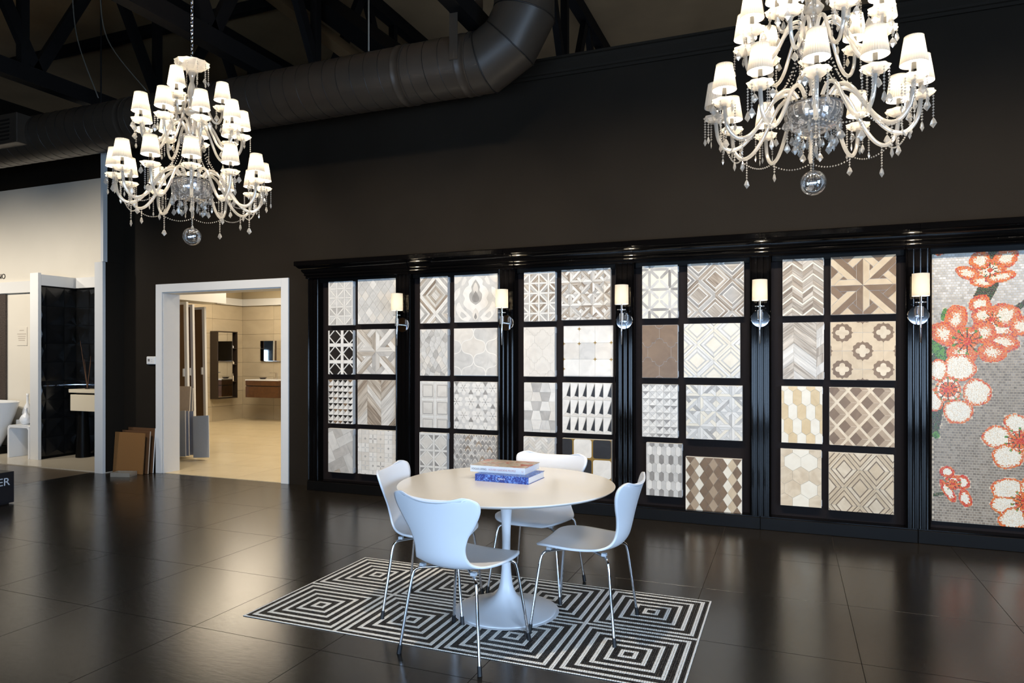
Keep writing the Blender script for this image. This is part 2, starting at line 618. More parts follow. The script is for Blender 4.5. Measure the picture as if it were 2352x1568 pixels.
# doorway casing and reveal
dc = thing('door_1', (0, 0, 0), None, None)
dc['kind'] = 'structure'
G().box(-7.265, DX0, WY - 0.022, WY - 0.001, 0, 2.325).obj('casing', 'white_paint', dc, bevel=0.003)
G().box(DX1, -5.243, WY - 0.022, WY - 0.001, 0, 2.325).obj('casing', 'white_paint', dc, bevel=0.003)
G().box(DX0, DX1, WY - 0.022, WY - 0.001, DZ, 2.325).obj('casing', 'white_paint', dc, bevel=0.003)
G().box(DX0, DX0 + 0.012, WY, WY + 0.24, 0, DZ - 0.013).obj('jamb', 'white_paint', dc)
G().box(DX1 - 0.012, DX1, WY, WY + 0.24, 0, DZ - 0.013).obj('jamb', 'white_paint', dc)
G().box(DX0, DX1, WY, WY + 0.24, DZ - 0.012, DZ).obj('head_jamb', 'white_paint', dc)

# shell around the showroom: side walls, window wall behind the camera, roof deck
wr = G()
for y0, y1 in ((-4, -2.0), (-0.6, -0.4), (1.0, 7.2)):
    wr.box(4.6, 4.8, y0, y1, 0, 6.6)
wr.box(4.6, 4.8, -2.0, 1.0, 0, 0.70)
wr.box(4.6, 4.8, -2.0, 1.0, 3.20, 6.6)
struct('wall_right', wr, 'wall_black')
struct('wall_left', G().box(-14.2, -14, -4.2, 13.2, 0, 6.6), 'wall_black')
wf = G()
wf.box(-4.6, 4.6, -2.4, -2.2, 0, 0.18)
wf.box(-4.6, 4.6, -2.4, -2.2, 1.72, 6.35)
for x0, x1 in ((-4.6, -4.4), (-2.2, -1.8), (0.4, 0.8), (3.0, 4.6)):
    wf.box(x0, x1, -2.4, -2.2, 0.18, 1.72)
struct('wall_front_beige', G().box(-14, -4.6, -2.4, -2.2, 0, 6.35), 'cork_brown')
struct('wall_front', wf, 'wall_black')
struct('ceiling', G().box(-14.2, 4.8, -4.2, 14, 6.35, 6.5), 'ceiling_brown')
struct('wall_far', G().box(-14.2, 4.8, 13.0, 13.2, 0, 6.4), 'ceiling_brown')
struct('wall_right_far', G().box(4.6, 4.8, 7.2, 13.2, 0, 6.6), 'wall_black')
struct('trim_30', G().box(-14, -7.96, BYT, BYT + 0.12, 4.0, 4.45), 'wall_black')

# ------------------------------------------------------------------ booths at the left
BY = 7.03
struct('wall_booth', G().box(-14, -7.95, BY + 0.02, BY + 0.15, 0, 3.99), 'white_wall')
struct('trim_4', G().box(-13.9, -9.76, BY - 0.03, BY + 0.019, 2.40, 2.57), 'white_paint')
pt = struct('wall_partition', G().box(-9.745, -9.637, 6.50, BY + 0.015, 0.011, 2.57), 'plinth_black')
struct('wall_booth_backing', G().box(-9.63, -7.955, BY + 0.004, BY + 0.019, 0.011, 2.42), 'plinth_black')
struct('trim_5', G().box(-9.765, -9.60, 6.455, 6.498, 0.011, 2.59), 'white_paint')
struct('trim_6', G().box(-9.636, -9.600, 6.50, BY - 0.03, 2.42, 2.57), 'white_paint')
struct('trim_7', G().box(-9.57, -7.955, BY - 0.05, BY + 0.019, 2.42, 2.57), 'white_paint')


def relief_tile(name, sx, sy, w, h, mat, ax, ay, d):
    """square tile with an off-centre raised point"""
    g = G()
    a, b = w / 2, h / 2
    v = [(-a, -b, 0), (a, -b, 0), (a, b, 0), (-a, b, 0), (-a, -b, 0.006), (a, -b, 0.006), (a, b, 0.006), (-a, b, 0.006), (ax * a, ay * b, d)]
    g.add(v, [(0, 1, 5, 4), (1, 2, 6, 5), (2, 3, 7, 6), (3, 0, 4, 7), (4, 5, 8), (5, 6, 8), (6, 7, 8), (7, 4, 8)])
    return g.mesh(name, mat)


TS = 0.262
kinds = [relief_tile('relief_tile', 0, 0, TS - 0.003, TS - 0.003, 'black_tile', ax, ay, 0.022) for ax, ay in ((-.5, .4), (.5, -.3), (.1, .6), (-.3, -.6), (.6, .5), (0, 0))]
tw = thing('tile_cladding', (0, 0, 0), None, None)
tw['kind'] = 'structure'
tw.name = 'wall_booth_tiles'
rnd = random.Random(3)
half = {}


def clipped_tile(w, i):
    k = (round(w, 3), i)
    if k not in half:
        half[k] = relief_tile('relief_tile', 0, 0, w - 0.003, TS - 0.003, 'black_tile', rnd.uniform(-.5, .5), rnd.uniform(-.5, .5), 0.022)
    return half[k]


for r in range(9):
    z = 0.045 + TS * (r + 0.5)
    if z + TS / 2 > 2.44:
        break
    ys = [6.502, 6.586, 6.848, BY + 0.003]
    for j in range(3):
        w = ys[j + 1] - ys[j]
        me = clipped_tile(w, rnd.randrange(4))
        put('relief_tile', me, tw, (-9.636, (ys[j] + ys[j + 1]) / 2, z), (radians(90), 0, radians(90)))
    for k in range(6):
        put('relief_tile', kinds[rnd.randrange(6)], tw, (-9.63 + TS * (k + 0.5), BY + 0.003, z), (radians(90), 0, 0))

# floating basin on a dark pedestal in the tiled booth
t = thing('pedestal_basin', (-8.7, 6.89, 0.012), 'cream wall-hung washbasin block on a dark tapered pedestal in black-tiled booth', 'basin')
G().box(-0.70, 0.72, -0.12, 0.10, 0.66, 0.89).obj('basin', 'soap_cream', t, bevel=0.006)
G().box(-0.715, 0.72, -0.135, 0.10, 0.915, 0.965).obj('rim_slab', 'soap_cream', t, bevel=0.006)
G().box(-0.62, 0.70, -0.09, 0.09, 0.891, 0.914).obj('recess', 'espresso', t)
G().lathe([(0.0, 0), (0.095, 0), (0.092, 0.05), (0.076, 0.35), (0.060, 0.659), (0, 0.659)], 28, (-0.60, 0.0, 0)).obj('pedestal', 'plinth_black', t, smooth=True, sharp=40)
struct('trim_10', G().box(-9.636, -9.608, 6.505, BY - 0.02, 1.022, 1.034).box(-9.608, -7.96, BY - 0.026, BY + 0.003, 1.022, 1.034), 'chrome')
rd = thing('dried_reeds', (-9.20, 6.88, 0.978), 'thin dried brown reeds standing on the cream basin', 'reeds')
for a, b, h in ((-0.12, -0.02, 0.68), (-0.02, -0.03, 0.42), (0.03, 0.03, 0.40), (0.08, -0.01, 0.46)):
    G().tube([(0, 0, 0), (a * .5, b * .5, h * .5), (a, b, h)], [0.006, 0.004, 0.002], 6).obj('reed', 'reed_brown', rd)
G().lathe([(0.0, 0.0), (0.03, 0), (0.032, 0.012), (0, 0.014)], 16).obj('dish', 'espresso', rd)

# left booth: dark pebble mosaic panel, notice, stool, vases, bathtub
G().box(-13.6, -11.18, BY - 0.012, BY + 0.018, 0.55, 2.39).obj('pebble_panel', 'pebble_dark', None, label='dark brown pebble mosaic wall panel at left edge', cat='wall panel')
p = at(48, 772, BY)
nt_ = G().box(-0.12, 0.12, -0.006, 0, -0.14, 0.14).obj('notice', 'white_wall', None, (p.x, BY + 0.018, p.z), label='small printed notice on the cream wall above the stool', cat='notice')
for k, (w_, z_) in enumerate(((0.05, 0.09), (0.10, 0.035), (0.085, 0.0), (0.08, -0.03), (0.07, -0.06))):
    G().box(-w_, w_, -0.0075, -0.0061, z_ - 0.006, z_ + 0.006).obj('text_line', 'print_faint', nt_)


def text(body, size, mat, parent, loc, rot, name='lettering', extrude=0.001, align='LEFT', sx=1.0, shear=0.0, label=None, **kw):
    cu = bpy.data.curves.new(name, 'FONT')
    cu.body = body
    cu.size = size
    cu.extrude = extrude
    cu.align_x = align
    cu.materials.append(MATS[mat])
    tmp = bpy.data.objects.new(name, cu)
    COL.objects.link(tmp)
    bpy.context.view_layer.update()
    me = bpy.data.meshes.new_from_object(tmp.evaluated_get(bpy.context.evaluated_depsgraph_get()))
    me.name = name
    bpy.data.objects.remove(tmp)
    o = put(name, me, parent, loc, rot, label=label, **kw)
    o.scale = (sx, 1, 1)
    return o


p = at(11.5, 640, BY + 0.018)
text('NO', 0.112, 'letter_black', None, (p.x - 0.165, BY + 0.017, p.z), (radians(90), 0, 0), name='wall_lettering', label='dark letters NO on the cream wall at left edge', cat='lettering', extrude=0.003)

st = thing('stool', (-10.03, 6.62, 0.011), 'glossy white waterfall stool beside the white booth post', 'stool')
g = G()
w2, hh, th = 0.235, 0.46, 0.035
outer = [(-w2, 0), (-w2, hh - 0.05), (-w2 + 0.015, hh - 0.015), (-w2 + 0.05, hh), (w2 - 0.05, hh), (w2 - 0.015, hh - 0.015), (w2, hh - 0.05), (w2, 0)]
inner = [(w2 - th, 0), (w2 - th, hh - 0.06), (w2 - 0.06, hh - th), (-w2 + 0.06, hh - th), (-w2 + th, hh - 0.06), (-w2 + th, 0)]
g.prism(outer + inner, -0.15, 0.15, 'y')
g.obj('stool_shell', 'white_gloss', st)
v1 = G().lathe([(0, 0), (0.045, 0), (0.075, 0.04), (0.08, 0.075), (0.06, 0.12), (0.025, 0.16), (0.018, 0.21), (0.022, 0.235), (0, 0.235)], 28)
v1.obj('vase', 'white_gloss', None, (-10.07, 6.60, 0.472), smooth=True, label='round-bellied white ceramic vase on the white stool', cat='vase')
G().lathe([(0, 0), (0.04, 0), (0.06, 0.04), (0.07, 0.10), (0.05, 0.18), (0.018, 0.24), (0.016, 0.35), (0.022, 0.38), (0, 0.38)], 28).obj(
    'vase', 'white_gloss', None, (-10.43, 6.86, 0.508), smooth=True, label='tall slim-necked white vase behind the round vase', cat='vase')
G().box(-0.12, 0.12, -0.1, 0.1, 0, 0.495).obj('vase_plinth', 'white_gloss', None, (-10.43, 6.87, 0.012), bevel=0.004, label='white block plinth under the tall vase behind stool', cat='plinth')
tb = thing('bathtub', (-11.20, 6.62, 0.011), 'white flared bathtub cut by the left edge of the picture', 'bathtub')
prof = []
g = G()
rings = [(0.46, 0.20, 0.10), (0.56, 0.27, 0.28), (0.70, 0.33, 0.56), (0.80, 0.36, 0.76), (0.77, 0.335, 0.76), (0.58, 0.24, 0.32), (0.0, 0.0, 0.28)]
n = 32
vv = []
for a_, b_, z_ in rings:
    for k in range(n):
        q = 2 * pi * k / n
        vv.append((a_ * cos(q), b_ * sin(q), z_))
ff = []
for j in range(len(rings) - 1):
    for k in range(n):
        k2 = (k + 1) % n
        ff.append((j * n + k, j * n + k2, (j + 1) * n + k2, (j + 1) * n + k))
ff.append(tuple(range(n - 1, -1, -1)))
g.add(vv, ff)
g.obj('tub', 'white_gloss', tb, smooth=True, sharp=50)
G().box(-0.5, 0.5, -0.2, 0.2, 0, 0.10).obj('base', 'plinth_black', tb)

# low black stand with white letters
bs = thing('display_stand', (-7.07, 4.52, 0), 'low black box stand with white letters ER on its side', 'stand')
G().box(-0.75, 0, -1.4, 0, 0.012, 0.315).obj('body', 'sign_black', bs, bevel=0.003)
G().box(-0.72, -0.03, -1.37, -0.03, 0, 0.012).obj('base', 'sign_black', bs)
text('ER', 0.105, 'letter_white', bs, (0.001, -0.040, 0.187), (radians(90), 0, radians(90)), extrude=0.0015, sx=1.0, align='RIGHT')

# ------------------------------------------------------------------ gallery seen through the doorway
struct('wall_gallery_back', G().box(-11.9, -4.4, 12.6, 12.8, 0, 2.58), 'travertine')
gl = struct('wall_gallery_left', G().box(-11.95, -11.74, 7.2, 12.6, 0, 2.58), 'grout_grey')
gbk = bpy.data.objects['wall_gallery_back']
for k in range(8):
    for j in range(8):
        wv, hv = 0.90, 0.3225
        me_key = 'gallery_tile'
        if me_key not in half:
            half[me_key] = tile_mesh('wall_tile', wv - 0.004, hv - 0.004, 0.012, 'travertine')
        put('wall_tile', half[me_key], gbk, (-11.735 + wv * (j + .5), 12.588, hv * (k + .5)), (radians(90), 0, 0))
        if j < 3:
            put('wall_tile', half[me_key], gl, (-11.728, 12.585 - wv * (j + .5), hv * (k + .5)), (radians(90), 0, radians(90)))
struct('wall_gallery_upper', G().box(-11.95, -4.4, 12.62, 12.8, 2.75, 3.3), 'gallery_wall')
struct('wall_gallery_upper_left', G().box(-11.95, -11.76, 7.2, 12.6, 2.75, 3.3), 'gallery_wall')
struct('trim_8', G().box(-11.74, -4.4, 12.54, 12.62, 2.585, 2.74), 'white_paint')
struct('trim_9', G().box(-11.76, -11.68, 7.2, 12.53, 2.585, 2.74), 'white_paint')
struct('wall_gallery_right', G().box(-4.6, -4.4, WY + 0.21, 12.6, 0, 3.3), 'gallery_wall')
struct('ceiling_gallery', G().box(-11.95, -7.82, 7.2, 12.8, 3.3, 3.4).box(-7.82, -4.4, WY + 0.21, 12.8, 3.3, 3.4), 'gallery_wall')
struct('wall_gallery_near', G().box(-11.95, -7.96, BY + 0.16, BY + 0.2, 0, 3.3), 'gallery_wall')

# tall mirror cabinet on the gallery's left wall
mc = thing('mirror_cabinet', (-11.715, 11.99, 0.5), 'tall dark mirror cabinet with open side shelves on the travertine wall', 'cabinet')
CD = 0.205
G().box(0, CD, -0.38, 0.21, 0, 0.02).obj('bottom_panel', 'espresso', mc)
G().box(0, CD, -0.38, 0.21, 1.46, 1.48).obj('top_panel', 'espresso', mc)
G().box(0, CD, -0.38, -0.36, 0.02, 1.46).obj('side_panel', 'espresso', mc)
G().box(0, CD, 0.19, 0.21, 0.02, 1.46).obj('side_panel', 'espresso', mc)
G().box(0, CD, 0.05, 0.065, 0.02, 1.46).obj('divider', 'espresso', mc)
G().box(0, 0.02, 0.065, 0.19, 0.02, 1.46).obj('back_panel', 'espresso', mc)
for z in (0.36, 0.74, 1.10):
    G().box(0.02, CD - 0.01, 0.065, 0.19, z, z + 0.015).obj('shelf', 'espresso', mc)
G().box(CD - 0.014, CD, -0.355, 0.05, 0.03, 1.455).obj('mirror', 'mirror', mc)
for (z, h, r, lab, mt) in ((0.376, 0.17, 0.025, 'small cream soap bottle on the lowest cabinet shelf', 'soap_cream'), (0.756, 0.07, 0.035, 'small cream jar on the middle cabinet shelf', 'soap_cream'), (1.116, 0.06, 0.025, 'tiny pale jar on the top cabinet shelf', 'white_gloss')):
    G().lathe([(0, 0), (r, 0), (r, h * .65), (r * .45, h * .75), (r * .45, h), (0, h)], 14).obj('bottle', mt, None, (-11.715 + 0.14, 11.99 + 0.128, 0.5 + z), smooth=True, sharp=40, label=lab, cat='bottle')

# walnut vanity on the back wall, with basin tap, dish and mirror
vn = thing('vanity', (-11.17, 12.575, 0.525), 'wall-hung walnut vanity with pale top below the small mirror', 'vanity')
G().box(0, 0.9, -0.5, 0, 0.0, 0.24).obj('drawer', 'walnut', vn, bevel=0.003)
G().box(0.002, 0.898, -0.48, 0, 0.24, 0.262).obj('shadow_gap', 'espresso', vn)
G().box(0, 0.9, -0.5, 0, 0.262, 0.37).obj('drawer', 'walnut', vn, bevel=0.003)
G().box(-0.005, 0.905, -0.505, 0, 0.372, 0.395).obj('countertop', 'white_gloss', vn)
tp = thing('basin_tap', (-10.61, 12.42, 0.921), 'slim chrome tap with long square spout on the walnut vanity', 'tap')
G().box(-0.02, 0.02, -0.02, 0.02, 0, 0.13).obj('body', 'chrome', tp)
G().box(-0.18, 0.02, -0.012, 0.012, 0.131, 0.146).obj('spout', 'chrome', tp)
G().lathe([(0, 0), (0.05, 0), (0.085, 0.035), (0.08, 0.035), (0.045, 0.01), (0, 0.008)], 20).obj('soap_dish', 'espresso', None, (-10.97, 12.4, 0.921), smooth=True, label='small dark dish on the walnut vanity beside the tap', cat='dish')
mr = thing('wall_mirror', (-11.17, 12.572, 1.33), 'rectangular wall mirror above the walnut vanity', 'mirror')
G().box(0, 0.95, -0.03, 0, 0, 0.45).obj('mirror_glass', 'mirror', mr)
G().box(-0.005, 0.955, -0.008, 0.0005, -0.012, -0.001).obj('ledge', 'chrome', mr)

# display rack: white fascia, end post, leaning swing panels
rk = thing('panel_rack', (-8.9, 8.25, 0), 'white overhead rail box of the sliding panel rack in the gallery', 'rack')
G().box(-0.5, 0, -0.86, 0.92, 2.33, 2.9).obj('fascia', 'white_paint', rk)
G().box(-0.06, 0.0, 0.72, 0.80, 2.315, 2.329).obj('bracket', 'chrome', rk)
G().box(-0.62, -0.5, -0.88, -0.76, 0, 2.33).obj('post', 'white_paint', rk)
for k, (pxr, Y, lab) in enumerate(((437, 8.0, 'first'), (451, 8.45, 'second'), (478, 8.95, 'third'))):
    q = at(pxr - 4, 1000, Y)
    pn = thing('sliding_panel', (q.x, Y, 0.03), '%s tall white-framed brown sliding panel from the doorway jamb' % {'first': 'leftmost', 'second': 'middle', 'third': 'rightmost'}[lab], 'panel', 'sliding display panels')
    pn.rotation_euler = (0, radians(-1.2), 0)
    G().box(-0.9, -0.055, 0.01, 0.03, 0.05, 2.2).obj('board', 'panel_brown', pn)
    G().box(-0.055, 0, 0, 0.04, 0, 2.24).obj('frame_stile', 'white_paint', pn)
    G().box(-0.9, -0.056, 0, 0.04, 2.2, 2.24).obj('frame_rail', 'white_paint', pn)
    G().box(-0.075, -0.05, -0.02, -0.001, 1.10, 1.22).obj('handle', 'white_paint', pn)


def lean_board(name, x0, x1, Yb, z0, h, lean, thick, mat, label, group, cat='tile sample', edge=None, roll=0.0):
    o = thing(name, (x0, Yb, z0), label, cat, group, (-lean, roll, 0))
    G().box(0, x1 - x0, 0, thick, 0, h).obj('slab', mat, o, bevel=0.002)
    if edge:
        G().box(x1 - x0 + 0.0005, x1 - x0 + 0.003, 0.001, thick - 0.001, 0.002, h - 0.002).obj('cut_edge', edge, o)
    return o


def xat(px, Y):
    return at(px, 1000, Y).x


lean_board('tile_sample', xat(398, 7.78), xat(430, 7.78), 7.78, 0.02, 0.97, 0.06, 0.012, 'beige_sample', 'tallest beige tile slab leaning behind the grey samples by the doorway', 'tile samples leaning in the gallery', edge='grout_light')
lean_board('tile_sample', xat(410, 7.86), xat(436, 7.86), 7.86, 0.02, 0.94, 0.06, 0.012, 'plain_grey', 'tall greyish slab just right of the tallest beige slab', 'tile samples leaning in the gallery', edge='grout_light')
lean_board('tile_sample', xat(388, 7.30), xat(426, 7.30), 7.30, 0.02, 0.64, 0.05, 0.012, 'plain_grey', 'plain grey tile sample leaning nearest the doorway jamb', 'tile samples leaning in the gallery', edge='grout_light', roll=radians(-4))
lean_board('tile_sample', xat(400, 7.38), xat(434, 7.38), 7.38, 0.02, 0.63, 0.05, 0.012, 'blue_grey', 'blue patterned tile sample, second of the leaning row', 'tile samples leaning in the gallery', edge='grout_light', roll=radians(-4))
lean_board('tile_sample', xat(408, 7.46), xat(445, 7.46), 7.46, 0.02, 0.62, 0.05, 0.012, 'blue_grey', 'blue-grey dotted tile sample, third of the leaning row', 'tile samples leaning in the gallery', edge='grout_light', roll=radians(-4))
lean_board('tile_sample', xat(444, 7.36), xat(480, 7.36), 7.36, 0.02, 0.58, 0.05, 0.012, 'mesh_grey', 'grey mesh-patterned tile sample at right end of the leaning row', 'tile samples leaning in the gallery', edge='grout_light', roll=radians(-4))

# leaning tiles and steel tray at the foot of the black wall
lean_board('leaning_tile', -7.80, -7.30, 6.165, 0.002, 0.50, 0.07, 0.014, 'cork_brown', 'front brown square tile leaning against the black wall', 'brown tiles leaning by the doorway', edge='cork_brown')
lean_board('leaning_tile', -7.745, -7.275, 6.22, 0.002, 0.52, 0.07, 0.014, 'wood_brown', 'middle brown tile of the three leaning by the doorway', 'brown tiles leaning by the doorway', edge='beige_sample')
lean_board('leaning_tile', -7.72, -7.265, 6.283, 0.002, 0.55, 0.07, 0.014, 'wood_brown', 'rear grey-edged tile of the three leaning by the doorway', 'brown tiles leaning by the doorway', edge='board_white')
tr = thing('steel_tray', (-7.44, 6.03, 0), 'small square steel tray on the floor before the brown tiles', 'tray', rot=(0, 0, radians(18)))
G().box(-0.12, 0.12, -0.075, 0.075, 0, 0.006).obj('base', 'steel', tr)
for a in ((-0.12, 0.12, -0.075, -0.07, 0.006, 0.05), (-0.12, 0.12, 0.07, 0.075, 0.006, 0.05), (-0.12, -0.115, -0.07, 0.07, 0.006, 0.05), (0.115, 0.12, -0.07, 0.07, 0.006, 0.05)):
    G().box(*a).obj('rim', 'steel', tr)
# thermostat
tm = thing('thermostat', (-7.34, WY - 0.001, 1.388), 'small white thermostat on the black wall left of the doorway', 'thermostat')
G().box(-0.075, 0.075, -0.028, 0, -0.05, 0.05).obj('housing', 'white_paint', tm, bevel=0.012, seg=3)
G().box(-0.045, -0.015, -0.0295, -0.0285, -0.012, 0.02).obj('display', 'letter_grey', tm)
for dx, dz in ((0.02, 0.012), (0.02, -0.012), (-0.03, -0.032)):
    G().box(dx - .008, dx + .008, -0.0295, -0.0285, dz - .005, dz + .005).obj('button', 'plastic_grey', tm)

# ================================================================== CEILING
for k, X in enumerate((-7.84, -5.27, -2.70, -0.13)):
    which = ('crossing the upper left corner', 'passing behind the left chandelier chain', 'behind the riser of the big duct', 'above the right chandelier')[k]
    tt = thing('roof_truss', (X, 4, 4.46), 'black steel roof truss %s' % which, 'truss', 'roof trusses')
    G().box(-0.07, 0.07, -8, 8.9, 0, 0.18).obj('bottom_chord', 'beam_black', tt)
    G().box(-0.07, 0.07, -8, 8.9, 1.70, 1.88).obj('top_chord', 'beam_black', tt)
    for j in range(-3, 5):
        yb = 1.25 + 1.75 * j
        if yb < -1.5:
            continue
        G().box(-0.045, 0.045, yb - 0.19, yb - 0.10, 0.18, 1.70).obj('web_post', 'beam_black', tt)
        for s in (-1, 1):
            a, b = Vector((0, yb, 0.16)), Vector((0, yb + s * 0.8, 1.72))
            d = (b - a).normalized()
            nn = Vector((0, -d.z, d.y)) * 0.06
            poly = [(p.y, p.z) for p in (a - nn, b - nn, b + nn, a + nn)]
            G().prism(poly, -0.04, 0.04, 'x').obj('web_diagonal', 'beam_black', tt)
for k, Y in enumerate((7.6, 11.6)):
    struct('trim_%d' % (20 + k), G().box(-13.9, 4.5, Y - 0.05, Y + 0.05, 6.2, 6.349), 'beam_black')
# sloping brace behind the duct
br = thing('ceiling_brace', (0, 0, 0), 'thick black sloping brace with a paler side above the duct', 'brace')
a, b = at(560, -120, 7.4), at(905, 130, 7.0)
G().tube([a, b], 0.16, 4, up=(0.3, 0.2, 1)).obj('brace_beam', 'beam_black', br)
off = Vector((-0.36, 0.15, -0.08))
G().tube([a + off, b + off], 0.10, 4, up=(0.3, 0.2, 1)).obj('brace_board', 'panel_brown', br)

# spiral duct with gored elbow and riser
DY, DZC, DR = 5.75, 4.10, 0.268
du = thing('air_duct', (-2.2, DY, DZC), 'large black spiral air duct running along the wall and turning upward', 'duct')
NSEG = 48


def duct_rings(path):
    P = [Vector(p) for p in path]
    v, f = [], []
    for i, p in enumerate(P):
        d1 = (p - P[i - 1]).normalized() if i else (P[1] - P[0]).normalized()
        d2 = (P[i + 1] - p).normalized() if i < len(P) - 1 else d1
        bis = (d1 + d2).normalized()
        b = Vector((-bis.z, 0, bis.x))
        k = 1 / max(bis.dot(d1), 0.3)
        for q in range(NSEG):
            g_ = 2 * pi * q / NSEG
            v.append(p + Vector((0, 1, 0)) * DR * cos(g_) + b * DR * k * sin(g_))
    for i in range(len(P) - 1):
        for q in range(NSEG):
            q2 = (q + 1) % NSEG
            f.append((i * NSEG + q, i * NSEG + q2, (i + 1) * NSEG + q2, (i + 1) * NSEG + q))
    return v, f


def duct_part(name, path):
    v, f = duct_rings(path)
    return G().add(v, f).obj(name, 'duct_black', du, smooth=True, sharp=50)


BR = 0.50
e0 = (-BR + 0.02, 0, 0)
cx_, cz_ = -BR + 0.02, BR
corners = []
for ang in (15, 45, 75):
    rr = BR / cos(radians(15))
    corners.append((cx_ + rr * sin(radians(ang)), 0, cz_ - rr * cos(radians(ang))))
g = [corners[0], corners[1], corners[2]]
# gores (rings use the neighbours for correct mitres)
full = [(-11.5, 0, 0)] + corners + [(0.02, 0, 2.15)]
V, F = duct_rings(full)
for i, nm in ((0, 'duct_run'), (1, 'elbow_gore'), (2, 'elbow_gore'), (3, 'riser')):
    G().add(V[i * NSEG:(i + 2) * NSEG], [(q, (q + 1) % NSEG, NSEG + (q + 1) % NSEG, NSEG + q) for q in range(NSEG)]).obj(nm, 'duct_black', du, smooth=True)
for i in (1, 2, 3):
    ring = V[i * NSEG:(i + 1) * NSEG]
    c = sum(ring, Vector()) / NSEG
    pts = [c + (p - c) * 1.008 for p in ring]
    G().tube(pts + [pts[0]], 0.006, 6, caps=False).obj('elbow_seam', 'seam_black', du, smooth=True)
hel = []
tn = 0
while True:
    x = -9.0 + 0.155 * tn / 24
    if x > corners[0][0] - 0.06:
        break
    hel.append((x, (DR + 0.0008) * cos(2 * pi * tn / 24), (DR + 0.0008) * sin(2 * pi * tn / 24)))
    tn += 1
G().tube(hel, 0.0035, 5).obj('spiral_seam', 'seam_black', du)
for px in (264, 905, 1052):
    x = at(px, 200, DY - DR).x + 2.2
    G().lathe([(DR + .001, -0.05), (DR + 0.008, -0.05), (DR + 0.008, -0.035), (DR + 0.004, -0.03), (DR + 0.004, 0.03), (DR + 0.008, 0.035), (DR + 0.008, 0.05), (DR + .001, 0.05)], 48, close=True).obj('collar', 'duct_black', du, (x, 0, 0), (0, radians(90), 0), smooth=True, sharp=40)
x = at(20, 310, DY - DR).x + 2.2
rg = G().box(-0.62, 0.28, -DR - 0.09, -0.12, -0.15, 0.20).obj('register_box', 'duct_black', du, (x, 0, 0), bevel=0.01)
for k in range(6):
    G().box(-0.58, 0.16, -DR - 0.096, -DR - 0.0905, -0.11 + k * 0.045, -0.09 + k * 0.045).obj('louvre', 'seam_black', rg)
xs_ = at(1072, 100, DY).x + 2.2
G().box(xs_ - 0.04, xs_ + 0.04, -DR - 0.006, -DR + 0.0, -0.05, 2.2).obj('hanger_strap', 'duct_black', du)
G().box(xs_ - 0.04, xs_ + 0.04, DR, DR + 0.006, -0.05, 2.2).obj('hanger_strap', 'duct_black', du)
for px, mt, lab in ((232, 'beam_black', 'thin dark hanger rod above the duct by the left cables'), (847, 'steel', 'pale threaded hanger rod right of centre over the duct')):
    q = at(px, 50, DY)
    G().tube([(q.x, DY, DZC + DR + 0.001), (q.x, DY, 6.34)], 0.008, 6).obj('hanger_rod', mt, None, label=lab, cat='rod')
for (p0, p1, p2, lab) in (((165, -40), (178, 90), (226, 225), 'left pale cable drooping from the roof to the duct'), ((229, -40), (247, 90), (336, 208), 'right pale cable drooping from the roof to the duct')):
    q = [at(*p0, DY - .1), at(*p1, DY - .1), at(*p2, DY - .05)]
    G().tube(catmull([(q[0].x, q[0].y, 6.34), tuple(q[0]), tuple(q[1]), tuple(q[2])], 8), 0.007, 6).obj('cable', 'cable_grey', None, smooth=True, label=lab, cat='cable')

# ================================================================== SAMPLE WALL
PC = [-4.765, -3.655, -2.515, -1.372, -0.225, 0.925, 2.065]
PF = 6.15      # pilaster front
PW = 0.085


def pilaster_section(w, n_reed=3, amp=0.0021):
    """box with wide shallow convex reeds divided by narrow grooves"""
    pts = [(-w, 0.19), (-w, 0.007), (-w + 0.004, 0.003)]
    x0, x1 = -w + 0.014, w - 0.014
    rw = (x1 - x0) / n_reed
    for r in range(n_reed):
        a = x0 + r * rw
        pts.append((a, 0.010))
        for k in range(9):
            u = k / 8
            pts.append((a + 0.003 + (rw - 0.006) * u, 0.005 - amp * 4 * u * (1 - u)))
    pts.append((x1, 0.010))
    pts += [(w - 0.004, 0.003), (w, 0.007), (w, 0.19)]
    return pts


